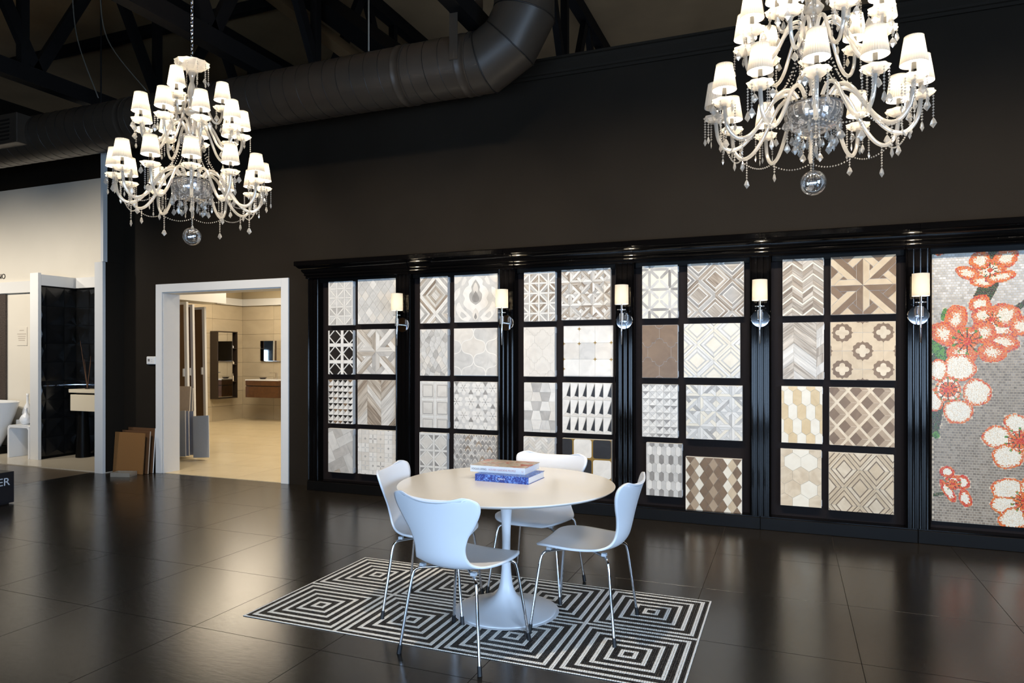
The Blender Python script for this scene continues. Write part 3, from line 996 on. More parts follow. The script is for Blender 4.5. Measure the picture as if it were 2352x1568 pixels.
CPROF = [(0.0, 2.275), (0.012, 2.277), (0.018, 2.288), (0.012, 2.298), (0.022, 2.303), (0.030, 2.315), (0.024, 2.328), (0.034, 2.335), (0.046, 2.352), (0.050, 2.372), (0.062, 2.378), (0.078, 2.392), (0.088, 2.404), (0.096, 2.406), (0.102, 2.412), (0.102, 2.452), (0.096, 2.458), (-0.19, 2.458), (-0.19, 2.275)]
unit_desc = ['leftmost tile display unit with patterned grey boards', 'second tile display unit from the left, behind the books', 'third tile display unit, behind the back chair',
             'fourth tile display unit with a brown lantern board', 'fifth tile display unit with beige and brown boards', 'rightmost display unit framing the blossom mural']
for i in range(6):
    x0, x1 = PC[i], PC[i + 1]
    u = thing('display_unit', (x0, PF, 0), 'black lacquer ' + unit_desc[i], 'display unit', 'black lacquer display units')
    w = x1 - x0
    le = -0.07 if i == 0 else 0.0
    G().box(le + 0.01, w - 0.003, 0.10, 0.198, 0.11, 2.275).obj('back_panel', 'panel_plum', u)
    G().box(le, w - 0.002, -0.012, 0.198, 0, 0.10).obj('plinth', 'plinth_black', u, bevel=0.004)
    G().box(le + 0.002, w - 0.004, 0.0, 0.198, 0.1005, 0.1095).obj('plinth_ledge', 'lacquer', u)
    for zt in (2.235,):
        G().box(le + 0.09, w - PW - 0.002, 0.05, 0.0995, zt, 2.2745).obj('top_rail', 'plinth_black', u)
    pm = G().prism(pilaster_section(PW), 0.11, 2.274)
    pm.obj('pilaster', 'lacquer', u, (w, 0, 0), smooth=True, sharp=35)
    if i == 0:
        G().prism(pilaster_section(0.065, 2), 0.11, 2.274).obj('pilaster', 'lacquer', u, (-0.005, 0, 0), smooth=True, sharp=35)
        v, f = [], []
        n = len(CPROF)
        for o_, z_ in CPROF:
            v.append((le - max(o_, -0.0), 0.198, z_) if o_ >= 0 else (le + 0.19, 0.198, z_))
        for o_, z_ in CPROF:
            v.append((le - o_, -o_, z_))
        for o_, z_ in CPROF:
            v.append((w - 0.001, -o_, z_))
        for s_ in range(2):
            for k in range(n):
                k2 = (k + 1) % n
                f.append((s_ * n + k, s_ * n + k2, (s_ + 1) * n + k2, (s_ + 1) * n + k))
        f.append(tuple(range(2 * n, 3 * n)))
        G().add(v, f).obj('cornice', 'lacquer', u, smooth=True, sharp=30)
    else:
        G().prism([(-o_, z_) for o_, z_ in CPROF], 0.001, w - 0.001, 'x').obj('cornice', 'lacquer', u, smooth=True, sharp=30)
    # rounded capital over the pilaster
    G().prism([(-o_ - 0.014, z_) for o_, z_ in CPROF[:14]] + [(0.0, 2.41), (0.0, 2.275)], w - PW, w - 0.0015, 'x').obj('capital', 'lacquer', u, smooth=True, sharp=30)
    if i < 5:
        nx = G().prism([(-o_ - 0.014, z_) for o_, z_ in CPROF[:14]] + [(0.0, 2.41), (0.0, 2.275)], w + 0.0015, w + PW, 'x')
        nx.obj('capital', 'lacquer', u, smooth=True, sharp=30)


# ---- 2-D pattern toolkit (metres on the board, y up)
def area(p):
    return 0.5 * sum(p[i][0] * p[(i + 1) % len(p)][1] - p[(i + 1) % len(p)][0] * p[i][1] for i in range(len(p)))


def halfplane(poly, nx, ny, d):
    """keep the side nx*x+ny*y <= d"""
    out = []
    m = len(poly)
    for i in range(m):
        a, b = poly[i], poly[(i + 1) % m]
        da, db = nx * a[0] + ny * a[1] - d, nx * b[0] + ny * b[1] - d
        if da <= 0:
            out.append(a)
        if (da < 0 < db) or (db < 0 < da):
            t_ = da / (da - db)
            out.append((a[0] + (b[0] - a[0]) * t_, a[1] + (b[1] - a[1]) * t_))
    return out


def cliprect(p, w, h):
    for nx, ny, d in ((-1, 0, 0), (1, 0, w), (0, -1, 0), (0, 1, h)):
        if len(p) < 3:
            return []
        p = halfplane(p, nx, ny, d)
    return p


def clean(p, e=2e-4):
    out = []
    for q in p:
        if not out or hypot(q[0] - out[-1][0], q[1] - out[-1][1]) > e:
            out.append(q)
    if len(out) > 1 and hypot(out[0][0] - out[-1][0], out[0][1] - out[-1][1]) <= e:
        out.pop()
    return out


def inset(p, g_):
    n = len(p)
    out = []
    for i in range(n):
        a, b, c = p[i - 1], p[i], p[(i + 1) % n]
        e1 = (b[0] - a[0], b[1] - a[1])
        e2 = (c[0] - b[0], c[1] - b[1])
        l1, l2 = hypot(*e1), hypot(*e2)
        if l1 < 1e-9 or l2 < 1e-9:
            out.append(b)
            continue
        n1, n2 = (-e1[1] / l1, e1[0] / l1), (-e2[1] / l2, e2[0] / l2)
        mx, my = n1[0] + n2[0], n1[1] + n2[1]
        q = 1 + n1[0] * n2[0] + n1[1] * n2[1]
        if q < 0.6:
            q = 0.6
        out.append((b[0] + mx / q * g_, b[1] + my / q * g_))
    return out


def rect(x0, y0, x1, y1):
    return [(x0, y0), (x1, y0), (x1, y1), (x0, y1)]


def arc(cx, cy, r, a0, a1, n=6):
    return [(cx + r * cos(radians(a0 + (a1 - a0) * k / n)), cy + r * sin(radians(a0 + (a1 - a0) * k / n))) for k in range(n + 1)]


def ellipse(cx, cy, rx, ry, rot=0, n=12):
    c, s = cos(rot), sin(rot)
    return [(cx + rx * cos(2 * pi * k / n) * c - ry * sin(2 * pi * k / n) * s, cy + rx * cos(2 * pi * k / n) * s + ry * sin(2 * pi * k / n) * c) for k in range(n)]


R_ = random.Random(11)


def pick(cols):
    return R_.choice(cols)


def p_rhomb(w, h, nx, ny, cols, fn=None):
    dx, dy = w / nx, h / ny
    o = []
    for j in range(0, 2 * ny + 1):
        for i in range(-1, nx + 1):
            cx, cy = (i + (0.5 if j % 2 else 0)) * dx + dx / 2, j * dy / 2
            o.append(([(cx, cy - dy / 2), (cx + dx / 2, cy), (cx, cy + dy / 2), (cx - dx / 2, cy)], fn(i, j) if fn else pick(cols)))
    return o


def p_chevron(w, h, edges, pl, slope, fn, first=1):
    o = []
    for c in range(len(edges) - 1):
        x0, x1 = edges[c], edges[c + 1]
        s = first * (-1) ** c
        rise = slope * (x1 - x0)
        y = -abs(rise) - pl
        k = 0
        while y < h + abs(rise):
            ya, yb = (y, y + rise) if s > 0 else (y + rise, y)
            ph = pl if not isinstance(pl, tuple) else pl
            col, t_ = fn(c, k)
            t_ = t_ * pl
            o.append(([(x0, ya), (x1, yb), (x1, yb + t_), (x0, ya + t_)], col))
            y += t_
            k += 1
    return o


def p_union(w, h, nx, ny, strip, ct, cs, ox=0.0, oy=0.0, cell=None, triw=None):
    """strips between cells, a diagonal strip in every cell, triangles left and right of it"""
    cell = cell or w / nx
    o = []
    for i in range(nx + 1):
        for j in range(ny + 1):
            x, y = ox + i * cell, oy + j * cell
            o.append((rect(x - strip / 2, y - strip / 2, x + strip / 2, y + cell - strip / 2), cs))
            o.append((rect(x + strip / 2, y - strip / 2, x + cell - strip / 2, y + strip / 2), cs))
            sq = rect(x + strip / 2, y + strip / 2, x + cell - strip / 2, y + cell - strip / 2)
            s = 1 if (i + j) % 2 == 0 else -1
            nx_, ny_ = (0.7071, -0.7071) if s > 0 else (0.7071, 0.7071)
            c0 = nx_ * (x + cell / 2) + ny_ * (y + cell / 2)
            d = strip * 0.5
            o.append((halfplane(halfplane(sq, nx_, ny_, c0 + d), -nx_, -ny_, -(c0 - d)), cs))
            if triw:
                for sg in (1, -1):
                    a, b = sg * nx_, sg * ny_
                    o.append((halfplane(halfplane(sq, -a, -b, -(sg * c0 + d)), a, b, sg * c0 + d + triw), pick(triw_cols)))
                    o.append((halfplane(sq, -a, -b, -(sg * c0 + d + triw)), ct if not isinstance(ct, list) else pick(ct)))
            else:
                o.append((halfplane(sq, -nx_, -ny_, -(c0 + d)), ct if not isinstance(ct, list) else pick(ct)))
                o.append((halfplane(sq, nx_, ny_, c0 - d), ct if not isinstance(ct, list) else pick(ct)))
    return o


triw_cols = ['s_taupe', 's_grey']


def p_star(w, h, B, cx0, cy0, light_, dark, small, a=0.100):
    """eight-armed star blocks of half-size B: upright arms on top, diagonal arms and cross bands behind"""
    o = []
    nx, ny = int(w / B) + 3, int(h / B) + 3
    A = a * 2 * B
    D = A * 1.4142
    for bi in range(-nx, nx):
        for bj in range(-ny, ny):
            cx, cy = cx0 + bi * 2 * B, cy0 + bj * 2 * B
            if cx + B < 0 or cx - B > w or cy + B < 0 or cy - B > h:
                continue
            for sx in (1, -1):
                for sy in (1, -1):
                    def T(poly):
                        return [(cx + sx * x, cy + sy * y) for x, y in poly]
                    Q = rect(0, 0, B, B)
                    for sw in (0, 1):          # sw 0: the half next to the vertical arm, 1: next to the horizontal arm
                        half_ = halfplane(Q, 1, -1, 0) if sw == 0 else halfplane(Q, -1, 1, 0)
                        nx_, ny_ = (1, 0) if sw == 0 else (0, 1)
                        arm = halfplane(halfplane(half_, nx_, ny_, A), 1, 1, .92 * B)
                        rest = halfplane(halfplane(half_, -nx_, -ny_, -A), 1, 1, .92 * B)
                        far = halfplane(half_, -1, -1, -.92 * B)
                        dx, dy = (-1, 1) if sw == 0 else (1, -1)
                        diag = halfplane(halfplane(half_, dx, dy, D), -nx_, -ny_, -A)
                        inner = halfplane(rest, -dx, -dy, -D)
                        band = halfplane(halfplane(far, -dx, -dy, -D), 1, 1, 1.24 * B)
                        outer = halfplane(halfplane(far, -dx, -dy, -D), -1, -1, -1.24 * B)
                        tone = (sx < 0) if sw == 0 else (sy < 0)
                        o.append((T(arm), dark() if tone else light_()))
                        o.append((T(diag), dark() if (sx < 0) == (sw == 0) else light_()))
                        o.append((T(inner), small()))
                        o.append((T(band), light_() if sy > 0 else dark()))
                        o.append((T(outer), dark() if sy > 0 else light_()))
    return o


def p_pyr(w, h, nx, ny, top, left, right, bot):
    o = []
    c = w / nx
    for i in range(nx):
        for j in range(ny + 1):
            x, y = i * c, h - (j + 1) * c
            m = (x + c / 2, y + c / 2)
            o += [([(x, y + c), m, (x + c, y + c)], top()), ([(x, y), m, (x, y + c)], left()), ([(x + c, y), (x + c, y + c), m], right()), ([(x, y), (x + c, y), m], bot())]
    return o


def p_herring(w, h, W_, n, rot, cols, ox=0, oy=0):
    o = []
    c, s = cos(rot), sin(rot)
    N = int((w + h) / W_) + 3
    for a in range(-N, N):
        for b in range(-N // n - 2, N // n + 3):
            for k in range(2):
                r = rect(0, 0, n, 1) if k == 0 else rect(n, 1 - n, n + 1, 1)
                q = []
                for x, y in r:
                    x, y = (x + a + 2 * n * b) * W_, (y + a) * W_
                    q.append((ox + x * c - y * s, oy + x * s + y * c))
                o.append((q, pick(cols)))
    return o


def lantern(cx, cy, cw, ch, r):
    yS = ch / 4
    q = arc(cx + cw / 2, cy + yS, r, 270, 180) + arc(cx, cy + yS, r, 0, 90)
    q1 = [(x, y) for x, y in q]
    up = q1 + [(2 * cx - x, y) for x, y in reversed(q1)]
    dn = [(x, 2 * cy - y) for x, y in reversed(up)]
    return clean(up + dn)


def p_lantern(w, h, cw, ch, r, cols, ox=0, oy=0):
    o = []
    for i in range(-2, int(w / cw) + 3):
        for j in range(-2, int(h / ch) + 3):
            for k in (0, 1):
                o.append((list(reversed(lantern(ox + (i + k * .5) * cw, oy + (j + k * .5) * ch, cw, ch, r))), pick(cols)))
    return o


def ogee(cx, cy, rx, ry, n=6):
    """pointed onion-shaped outline"""
    pts = []
    for qx, qy in ((1, 1), (-1, 1), (-1, -1), (1, -1)):
        seg = []
        for k in range(n + 1):
            t_ = k / n
            a = t_ * pi / 2
            x = rx * cos(a) ** 0.75 * (1 - 0.16 * sin(2 * a))
            y = ry * sin(a) ** 0.75 * (1 - 0.16 * sin(2 * a))
            seg.append((cx + qx * x, cy + qy * y))
        if qx * qy < 0:
            seg.reverse()
        pts += seg[:-1]
    return clean(pts)


def p_ogee(w, h, cw, ch, cols, ox, oy):
    """wavy lattice cells (four-sided with S-curved sides)"""
    o = []
    for i in range(-1, int(w / cw) + 3):
        for j in range(-1, int(h / ch) + 3):
            for k in (0, 1):
                cx, cy = ox + (i + .5 * k) * cw, oy + (j + .5 * k) * ch
                pts = []
                V_ = [(cx + cw / 2, cy), (cx, cy + ch / 2), (cx - cw / 2, cy), (cx, cy - ch / 2)]
                for q in range(4):
                    a, b = V_[q], V_[(q + 1) % 4]
                    nx_, ny_ = (b[1] - a[1]), -(b[0] - a[0])
                    sg = 1 if q % 2 == 0 else -1
                    for m_ in range(8):
                        t_ = m_ / 8
                        wv = sg * 0.11 * sin(2 * pi * t_)
                        pts.append((a[0] + (b[0] - a[0]) * t_ + nx_ * wv, a[1] + (b[1] - a[1]) * t_ + ny_ * wv))
                o.append((pts, pick(cols)))
    return o


def p_hex(w, h, cw, ch, point, fn, ox=0, oy=0):
    """upright pickets: width cw, straight side ch, points of height point"""
    o = []
    for j in range(-1, int(h / (ch + point)) + 3):
        for i in range(-1, int(w / cw) + 3):
            cx, cy = ox + (i + (.5 if j % 2 else 0)) * cw, oy + j * (ch + point)
            o.append(([(cx - cw / 2, cy - ch / 2), (cx, cy - ch / 2 - point), (cx + cw / 2, cy - ch / 2), (cx + cw / 2, cy + ch / 2), (cx, cy + ch / 2 + point), (cx - cw / 2, cy + ch / 2)], fn(i, j)))
    return o


def p_nested(w, h, cw, ch, bands, ox, oy):
    """concentric diamonds cut along both axes; bands = [(outer fraction, colour fn)] from outside in"""
    o = []
    for i in range(-1, int(w / cw) + 3):
        for j in range(-1, int(h / ch) + 3):
            for k in (0, 1):
                cx, cy = ox + (i + .5 * k) * cw, oy + (j + .5 * k) * ch
                for q in range(len(bands)):
                    f0 = bands[q][0]
                    f1 = bands[q + 1][0] if q + 1 < len(bands) else 0
                    D = lambda f: [(cx + cw / 2 * f, cy), (cx, cy + ch / 2 * f), (cx - cw / 2 * f, cy), (cx, cy - ch / 2 * f)]
                    A_, B_ = D(f0), D(f1)
                    if f1 == 0:
                        o.append((A_, bands[q][1]()))
                    else:
                        for s in range(4):
                            o.append(([A_[s], A_[(s + 1) % 4], B_[(s + 1) % 4], B_[s]], bands[q][1]()))
    return o


def p_voronoi(w, h, pts, cols):
    o = []
    for i, p in enumerate(pts):
        poly = rect(0, 0, w, h)
        for j, q in enumerate(pts):
            if i == j or not poly:
                continue
            if hypot(q[0] - p[0], q[1] - p[1]) > 0.2:
                continue
            nx_, ny_ = q[0] - p[0], (q[1] - p[1]) * 0.45
            mx, my = (p[0] + q[0]) / 2, (p[1] + q[1]) / 2
            poly = halfplane(poly, nx_, ny_, nx_ * mx + ny_ * my)
        if len(poly) > 2:
            o.append((poly, pick(cols)))
    return o


def F(*cols):
    return lambda *a: pick(list(cols))


PIECE = {}


def piece(parent, poly, col, lift, w, h, gap):
    p = clean(cliprect(poly, w, h))
    if len(p) < 3 or abs(area(p)) < 1.2e-5:
        return
    if area(p) < 0:
        p.reverse()
    q = inset(p, gap)
    if area(q) < 6e-6:
        return
    cx = sum(x for x, y in q) / len(q)
    cy = sum(y for x, y in q) / len(q)
    n = len(q)
    k = max(range(n), key=lambda i: hypot(q[(i + 1) % n][0] - q[i][0], q[(i + 1) % n][1] - q[i][1]))
    ang = math.atan2(q[(k + 1) % n][1] - q[k][1], q[(k + 1) % n][0] - q[k][0])
    if ang > pi / 2 + 1e-3:
        ang -= pi
    if ang < -pi / 2 + 1e-3:
        ang += pi
    c, s = cos(ang), sin(ang)
    rel = tuple((round((x - cx) * c + (y - cy) * s, 4), round(-(x - cx) * s + (y - cy) * c, 4)) for x, y in q)
    key = (rel, col, lift)
    if key not in PIECE:
        # pieces stand upright on the board: x along the longest edge, front towards -y
        t_ = 0.0035 + lift * 0.0006
        v = [(x, 0, y) for x, y in rel] + [(x, -t_, y) for x, y in rel]
        f = [tuple(range(n, 2 * n))] + [(k, (k + 1) % n, n + (k + 1) % n, n + k) for k in range(n)]
        PIECE[key] = G().add(v, f).mesh('tile_piece', col)
    put('tile_piece', PIECE[key], parent, (cx, 0, cy), (0, -ang, 0))


BF = 6.2           # front of the boards


def board(px0, px1, yt, yb, pat, label, side, grout='grout_light', gap=0.0009):
    """pixel rectangle measured at the board's left edge"""
    a, b = at(px0, yt, BF), at(px1, yt, BF)
    w = 0.468 if side == 'R' else 0.312
    h = 0.468
    x0 = (a.x + b.x) / 2 - w / 2
    z1 = at(px0, yt, BF).z
    z0 = at(px0, yb, BF).z
    zc = (z0 + z1) / 2
    o = thing('sample_board', (x0, BF, zc - h / 2), label, 'sample board', 'tile sample boards on the black wall')
    G().box(0, w, 0.0005, 0.049, 0, h).obj('backing', 'board_white', o)
    G().box(0.002, w - 0.002, 0.0, 0.0005, 0.002, h - 0.002).obj('grout_bed', grout, o)
    if side == 'L':
        for z in (0.01, h - 0.06):
            G().box(w + 0.0005, w + 0.004, 0.018, 0.049, z, z + 0.05).obj('clip', 'plastic_grey', o)
    for q in pat(w, h):
        poly, col = q[0], q[1]
        lift = q[2] if len(q) > 2 else 0
        piece(o, poly, col, lift, w, h, gap)
    return o


# ---- individual patterns
def flower_pat(w, h):
    o = [(rect(0, 0, w, h), 's_light')]
    c = w / 3.0
    for j in range(-1, 5):
        for i in range(-1, 5):
            cx, cy = (i + (.5 if j % 2 else 0)) * c + c * .2, j * c * .87
            for k in range(6):
                th = k * pi / 3 + pi / 6
                o.append((ellipse(cx + .27 * c * cos(th), cy + .27 * c * sin(th), .22 * c, .15 * c, th, 10), 's_white', 1))
                t2 = k * pi / 3
                if k in (0, 1):
                    sx, sy = cx + .577 * c * cos(t2 + pi / 6), cy + .577 * c * sin(t2 + pi / 6)
                    star = []
                    for m_ in range(6):
                        rr = (.21 if m_ % 2 == 0 else .11) * c
                        star.append((sx + rr * cos(t2 + pi / 6 + m_ * pi / 3), sy + rr * sin(t2 + pi / 6 + m_ * pi / 3)))
                    o.append((star, pick(['s_grey', 's_light', 's_mid', 's_light']), .5))
            o.append((ellipse(cx, cy, .07 * c, .07 * c, 0, 8), 's_grey', 2))
    return o


def petal_pat(w, h):
    c = w / 5
    o = []
    for i in range(6):
        for j in range(6):
            x, y = i * c, j * c
            o.append((rect(x - c / 2, y - c / 2, x + c / 2, y + c / 2), pick(['s_white', 's_bone'])))
    for i in range(6):
        for j in range(6):
            x, y = i * c, j * c
            cl = 's_grey' if (i + 2 * j) % 5 == 0 else 's_light'
            if (i + j) % 2 == 0:
                for k in range(4):
                    th = k * pi / 2
                    o.append((ellipse(x + .27 * c * cos(th), y + .27 * c * sin(th), .24 * c, .085 * c, th, 10), cl, 1))
            else:
                o.append(([(x - .16 * c, y), (x, y - .16 * c), (x + .16 * c, y), (x, y + .16 * c)], 's_grey', 1))
    return o


def diamondsq(w, h, nx, cell, frame, core, tri, bgc, oy=0.0, ox=0.0, strip=0.012):
    o = []
    for i in range(-1, nx + 1):
        for j in range(-1, 5):
            x, y = ox + i * cell, oy + j * cell
            o.append((rect(x, y, x + frame, y + cell), bgc))
            o.append((rect(x + frame, y, x + cell, y + frame), bgc))
            a, b = x + frame, y + frame
            s = cell - frame
            m = (a + s / 2, b + s / 2)
            o.append(([(m[0], b + .02 * s), (a + .98 * s, m[1]), (m[0], b + .98 * s), (a + .02 * s, m[1])], core()))
            for sx, sy in ((0, 0), (1, 0), (1, 1), (0, 1)):
                cx, cy = a + sx * s, b + sy * s
                dx, dy = (1 if sx == 0 else -1), (1 if sy == 0 else -1)
                l = s * .5 - strip * 1.4
                o.append(([(cx, cy), (cx + dx * l, cy), (cx, cy + dy * l)], tri()))
                k = strip * 1.4
                o.append(([(cx + dx * l, cy), (cx + dx * s * .5, cy), (cx, cy + dy * s * .5), (cx, cy + dy * l)], bgc))
    return o


def damask(w, h):
    c = w / 2
    o = [(rect(0, 0, w, h), 's_light')]

    def sym(pts, col, lift):
        for s in (1, -1):
            o.append(([(c + s * x * w, y * h) for x, y in pts], col, lift))

    def mid(pts, col, lift):
        o.append(([(c + x * w, y * h) for x, y in pts] + [(c - x * w, y * h) for x, y in reversed(pts)], col, lift))
    big = catmull([(0, .98), (.10, .93), (.17, .86), (.16, .78), (.24, .72), (.30, .60), (.25, .50), (.29, .40), (.22, .30), (.12, .24), (.05, .16), (0, .12)], 3)
    mid(big, 's_white', 1)
    mid(catmull([(0, .90), (.06, .82), (.10, .74), (.09, .66), (.15, .58), (.13, .46), (.07, .40), (0, .36)], 3), 's_grey', 2)
    mid(catmull([(0, .84), (.04, .78), (.06, .70), (.04, .62), (0, .58)], 3), 's_bone', 3)
    mid(catmull([(0, .66), (.05, .58), (.085, .50), (.06, .43), (0, .41)], 3), 's_mid', 3.5)
    mid(catmull([(0, .30), (.05, .24), (.075, .14), (.04, .06), (0, .03)], 3), 's_bone', 3)
    mid(catmull([(0, .20), (.02, .15), (.035, .10), (0, .05)], 3), 's_mid', 4)
    sym(catmull([(.30, 1.0), (.36, .88), (.44, .82), (.5, .84), (.5, 1.0)], 3), 's_bone', 1)
    sym(catmull([(.36, .74), (.44, .70), (.5, .62), (.5, .46), (.42, .52), (.36, .62)], 3), 's_white', 1)
    sym(catmull([(.10, .10), (.20, .20), (.31, .30), (.38, .42), (.44, .38), (.46, .26), (.40, .14), (.30, .04), (.16, .02)], 3), 's_white', 1)
    sym(catmull([(.20, .12), (.28, .20), (.34, .22), (.36, .14), (.30, .08)], 3), 's_light', 2)
    sym(catmull([(.20, .90), (.26, .80), (.33, .78), (.30, .90), (.25, .97)], 3), 's_white', 1)
    sym(catmull([(.47, .40), (.5, .34), (.5, .10), (.47, .18)], 3), 's_bone', 1)
    return o


def scallop(w, h):
    nx = 6
    cw = w / nx
    ch = cw * 0.62
    o = [(rect(0, 0, w, h), 's_bone')]

    def gothic(cx, y0, a, hh):
        r = catmull([(a, 0), (a * .97, hh * .35), (a * .7, hh * .68), (a * .3, hh * .88), (0, hh)], 2)
        return [(cx + x, y0 + y) for x, y in r] + [(cx - x, y0 + y) for x, y in reversed(r[:-1])]
    row = 0
    y = h
    lift = 0
    while y > -ch * 2:
        for i in range(-1, nx + 1):
            cx = (i + (.5 if row % 2 else 0) + .5) * cw
            col = pick(['s_grey', 's_mid', 's_taupe', 's_light', 's_grey'])
            o.append((gothic(cx, y - ch * 1.0, cw * .48, ch * 1.85), col, 1 + row))
            o.append((gothic(cx, y - ch * 1.0, cw * .33, ch * 1.25), 's_bone', 1.3 + row))
            o.append((gothic(cx, y - ch * 1.0, cw * .27, ch * 1.05), pick(['s_mid', 's_grey']), 1.6 + row))
        y -= ch
        row += 1
    return o


def gold_squares(w, h):
    c = w / 3.1
    o = []
    for i in range(-1, 4):
        for j in range(-1, 4):
            x, y = i * c + .0, h - (j + 1) * c - .006
            o.append((rect(x, y, x + c, y + c), ['s_white', 's_light', 's_white', 's_bone'][(i * 2 + j * 3) % 4]))
    for i, j in ((1, 0.15), (2, 1), (0, 1.05), (1, 1.05), (3, 1), (0, 2), (2, 2), (3, 2.02), (0, 2.6)):
        x, y = i * c, h - j * c - .006
        st_ = []
        for k in range(8):
            rr = .022 if k % 2 == 0 else .008
            st_.append((x + rr * cos(k * pi / 4), y + rr * sin(k * pi / 4)))
        o.append((st_, 'gold', 1))
    return o


def blackgold(w, h):
    c = w / 2.55
    o = [(rect(0, 0, w, h), 'gold')]
    x0, y0 = -c * .08 - c * .35, h - c * .98
    for i in range(4):
        for j in range(-2, 2):
            x, y = x0 + i * c, y0 + j * c
            r = c * .10
            e = c * .035
            a, b, A_, B_ = x + e, y + e, x + c - e, y + c - e
            poly = [(a + r, b), (A_ - r, b)] + [(A_ - r * .3, b + r * .3), (A_, b + r)] + [(A_, B_ - r), (A_ - r * .3, B_ - r * .3), (A_ - r, B_)] + [(a + r, B_), (a + r * .3, B_ - r * .3), (a, B_ - r)] + [(a, b + r), (a + r * .3, b + r * .3)]
            o.append((poly, 's_black' if (i + j) % 2 == 0 else 's_white', 1))
    return o


def black_tri(w, h):
    o = []
    nx, ny = 6, 3
    cw, ch = w / nx, h / ny
    for i in range(nx):
        for j in range(ny):
            x, y = i * cw, j * ch
            o.append(([(x, y), (x + cw * .5, y + ch * .22), (x + cw * .92, y + ch * .96), (x, y + ch)], 's_white'))
            o.append(([(x, y), (x + cw, y), (x + cw, y + ch * .22), (x + cw * .5, y + ch * .22)], 's_bone'))
            o.append(([(x + cw * .5, y + ch * .22), (x + cw, y + ch * .15), (x + cw * .98, y + ch * .93)], 's_black', 1))
            o.append(([(x + cw * .92, y + ch * .96), (x + cw, y + ch * .93), (x + cw, y + ch), (x, y + ch)], 's_bone'))
    return o


def trapez(w, h):
    o = []
    nx, ny = 4, 6
    cw, ch = w / 3.5, h / 5.3
    for j in range(ny):
        y = h - (j + 1) * ch
        for i in range(-1, 5):
            x = i * cw - cw * .1
            k = .12 * cw * (1 if (i + j) % 2 == 0 else -1)
            col = 's_grey' if (i, j) in ((1, 0), (2, 1), (4, 1), (1, 2), (0, 3), (2, 3), (3, 4)) else pick(['s_white', 's_bone', 's_light'])
            o.append(([(x - k, y), (x + cw + k, y), (x + cw - k, y + ch), (x + k, y + ch)], col))
    return o


def square_frames(w, h):
    c = w / 1.9
    ch = h / 2.72
    o = []
    for i in range(2):
        for j in range(3):
            x, y = i * c - .006, h - (j + 1) * ch + .002
            o.append((rect(x, y, x + .026, y + ch), 's_white'))
            o.append((rect(x + .026, y + ch - .026, x + c, y + ch), 's_white'))
            o.append((rect(x + .026, y, x + c, y + ch - .026), 's_bone'))
            o.append((rect(x + .038, y + .012, x + c - .012, y + ch - .036), 's_mid', 1))
            o.append((rect(x + .043, y + .017, x + c - .017, y + ch - .041), 's_bone', 2))
    return o


def lattice41(w, h):
    o = [(rect(0, 0, w, h), 's_cream')]
    c = w * .57
    s = .026
    ox, oy = w * .21, h - .035 - c
    for i in range(-2, 3):
        for j in range(-2, 3):
            x, y = ox + i * c, oy + j * c
            for th, L_ in ((0, c), (pi / 2, c), (pi / 4, c * 1.4142), (3 * pi / 4, c * 1.4142)):
                for q in ((0,) if th in (0, pi / 2) else (0, .5)):
                    d = (cos(th), sin(th))
                    n_ = (-d[1] * s / 2, d[0] * s / 2)
                    l0, l1 = (q + .03) * L_, (1 - .03 if th in (0, pi / 2) else q + .47) * L_
                    a = (x + d[0] * l0, y + d[1] * l0)
                    b = (x + d[0] * l1, y + d[1] * l1)
                    e = s * .45
                    o.append(([(a[0], a[1]), (a[0] + d[0] * e + n_[0] * -1, a[1] + d[1] * e - n_[1]), (b[0] - d[0] * e - n_[0], b[1] - d[1] * e - n_[1]), b,
                               (b[0] - d[0] * e + n_[0], b[1] - d[1] * e + n_[1]), (a[0] + d[0] * e + n_[0], a[1] + d[1] * e + n_[1])], pick(['s_light', 's_grey', 's_grey', 's_mid'] if th in (0, pi / 2) else ['s_light', 's_grey', 's_light']), 1 + 2 * th / pi))
    return o


def quatre(w, h):
    o = []
    c = w * .63
    for i in range(-1, 4):
        for j in range(-1, 4):
            o.append((rect(w / 2 + (i - 1) * c / 2 - 0, h / 2 + (j - 1) * c / 2, w / 2 + i * c / 2, h / 2 + j * c / 2), 's_beige'))

    def lobed(cx, cy, R, lob, cusp):
        p = []
        for k in range(4):
            th = k * pi / 2
            for m_ in range(-3, 4):
                a = th + m_ * pi / 14
                p.append((cx + R * .58 * cos(th) + lob * cos(a + m_ * .36), cy + R * .58 * sin(th) + lob * sin(a + m_ * .36)))
            if cusp:
                p.append((cx + R * .62 * cos(th + pi / 4), cy + R * .62 * sin(th + pi / 4)))
        return p

    def cusped(cx, cy, R):
        p = []
        for k in range(4):
            th = k * pi / 2
            p.append((cx + R * cos(th), cy + R * sin(th)))
            for da, f_ in ((.10, .86), (.24, .83), (.40, .92), (.56, .95), (.68, .90), (pi / 4, .87)):
                p.append((cx + R * f_ * cos(th + da), cy + R * f_ * sin(th + da)))
            for da, f_ in ((.68, .90), (.56, .95), (.40, .92), (.24, .83), (.10, .86)):
                p.append((cx + R * f_ * cos(th + pi / 2 - da), cy + R * f_ * sin(th + pi / 2 - da)))
        return p
    R = w * .178
    pts = [(0, 0), (.5, .5), (-.5, .5), (.5, -.5), (-.5, -.5), (0, 1), (1, 0), (-1, 0), (0, -1)]
    for x, y in pts:
        cx, cy = w / 2 + x * c, h / 2 + y * c
        o.append((cusped(cx, cy, R), 's_brown', 1))
        o.append((lobed(cx, cy, R * .62, R * .27, False), 's_sand', 2))
    return o


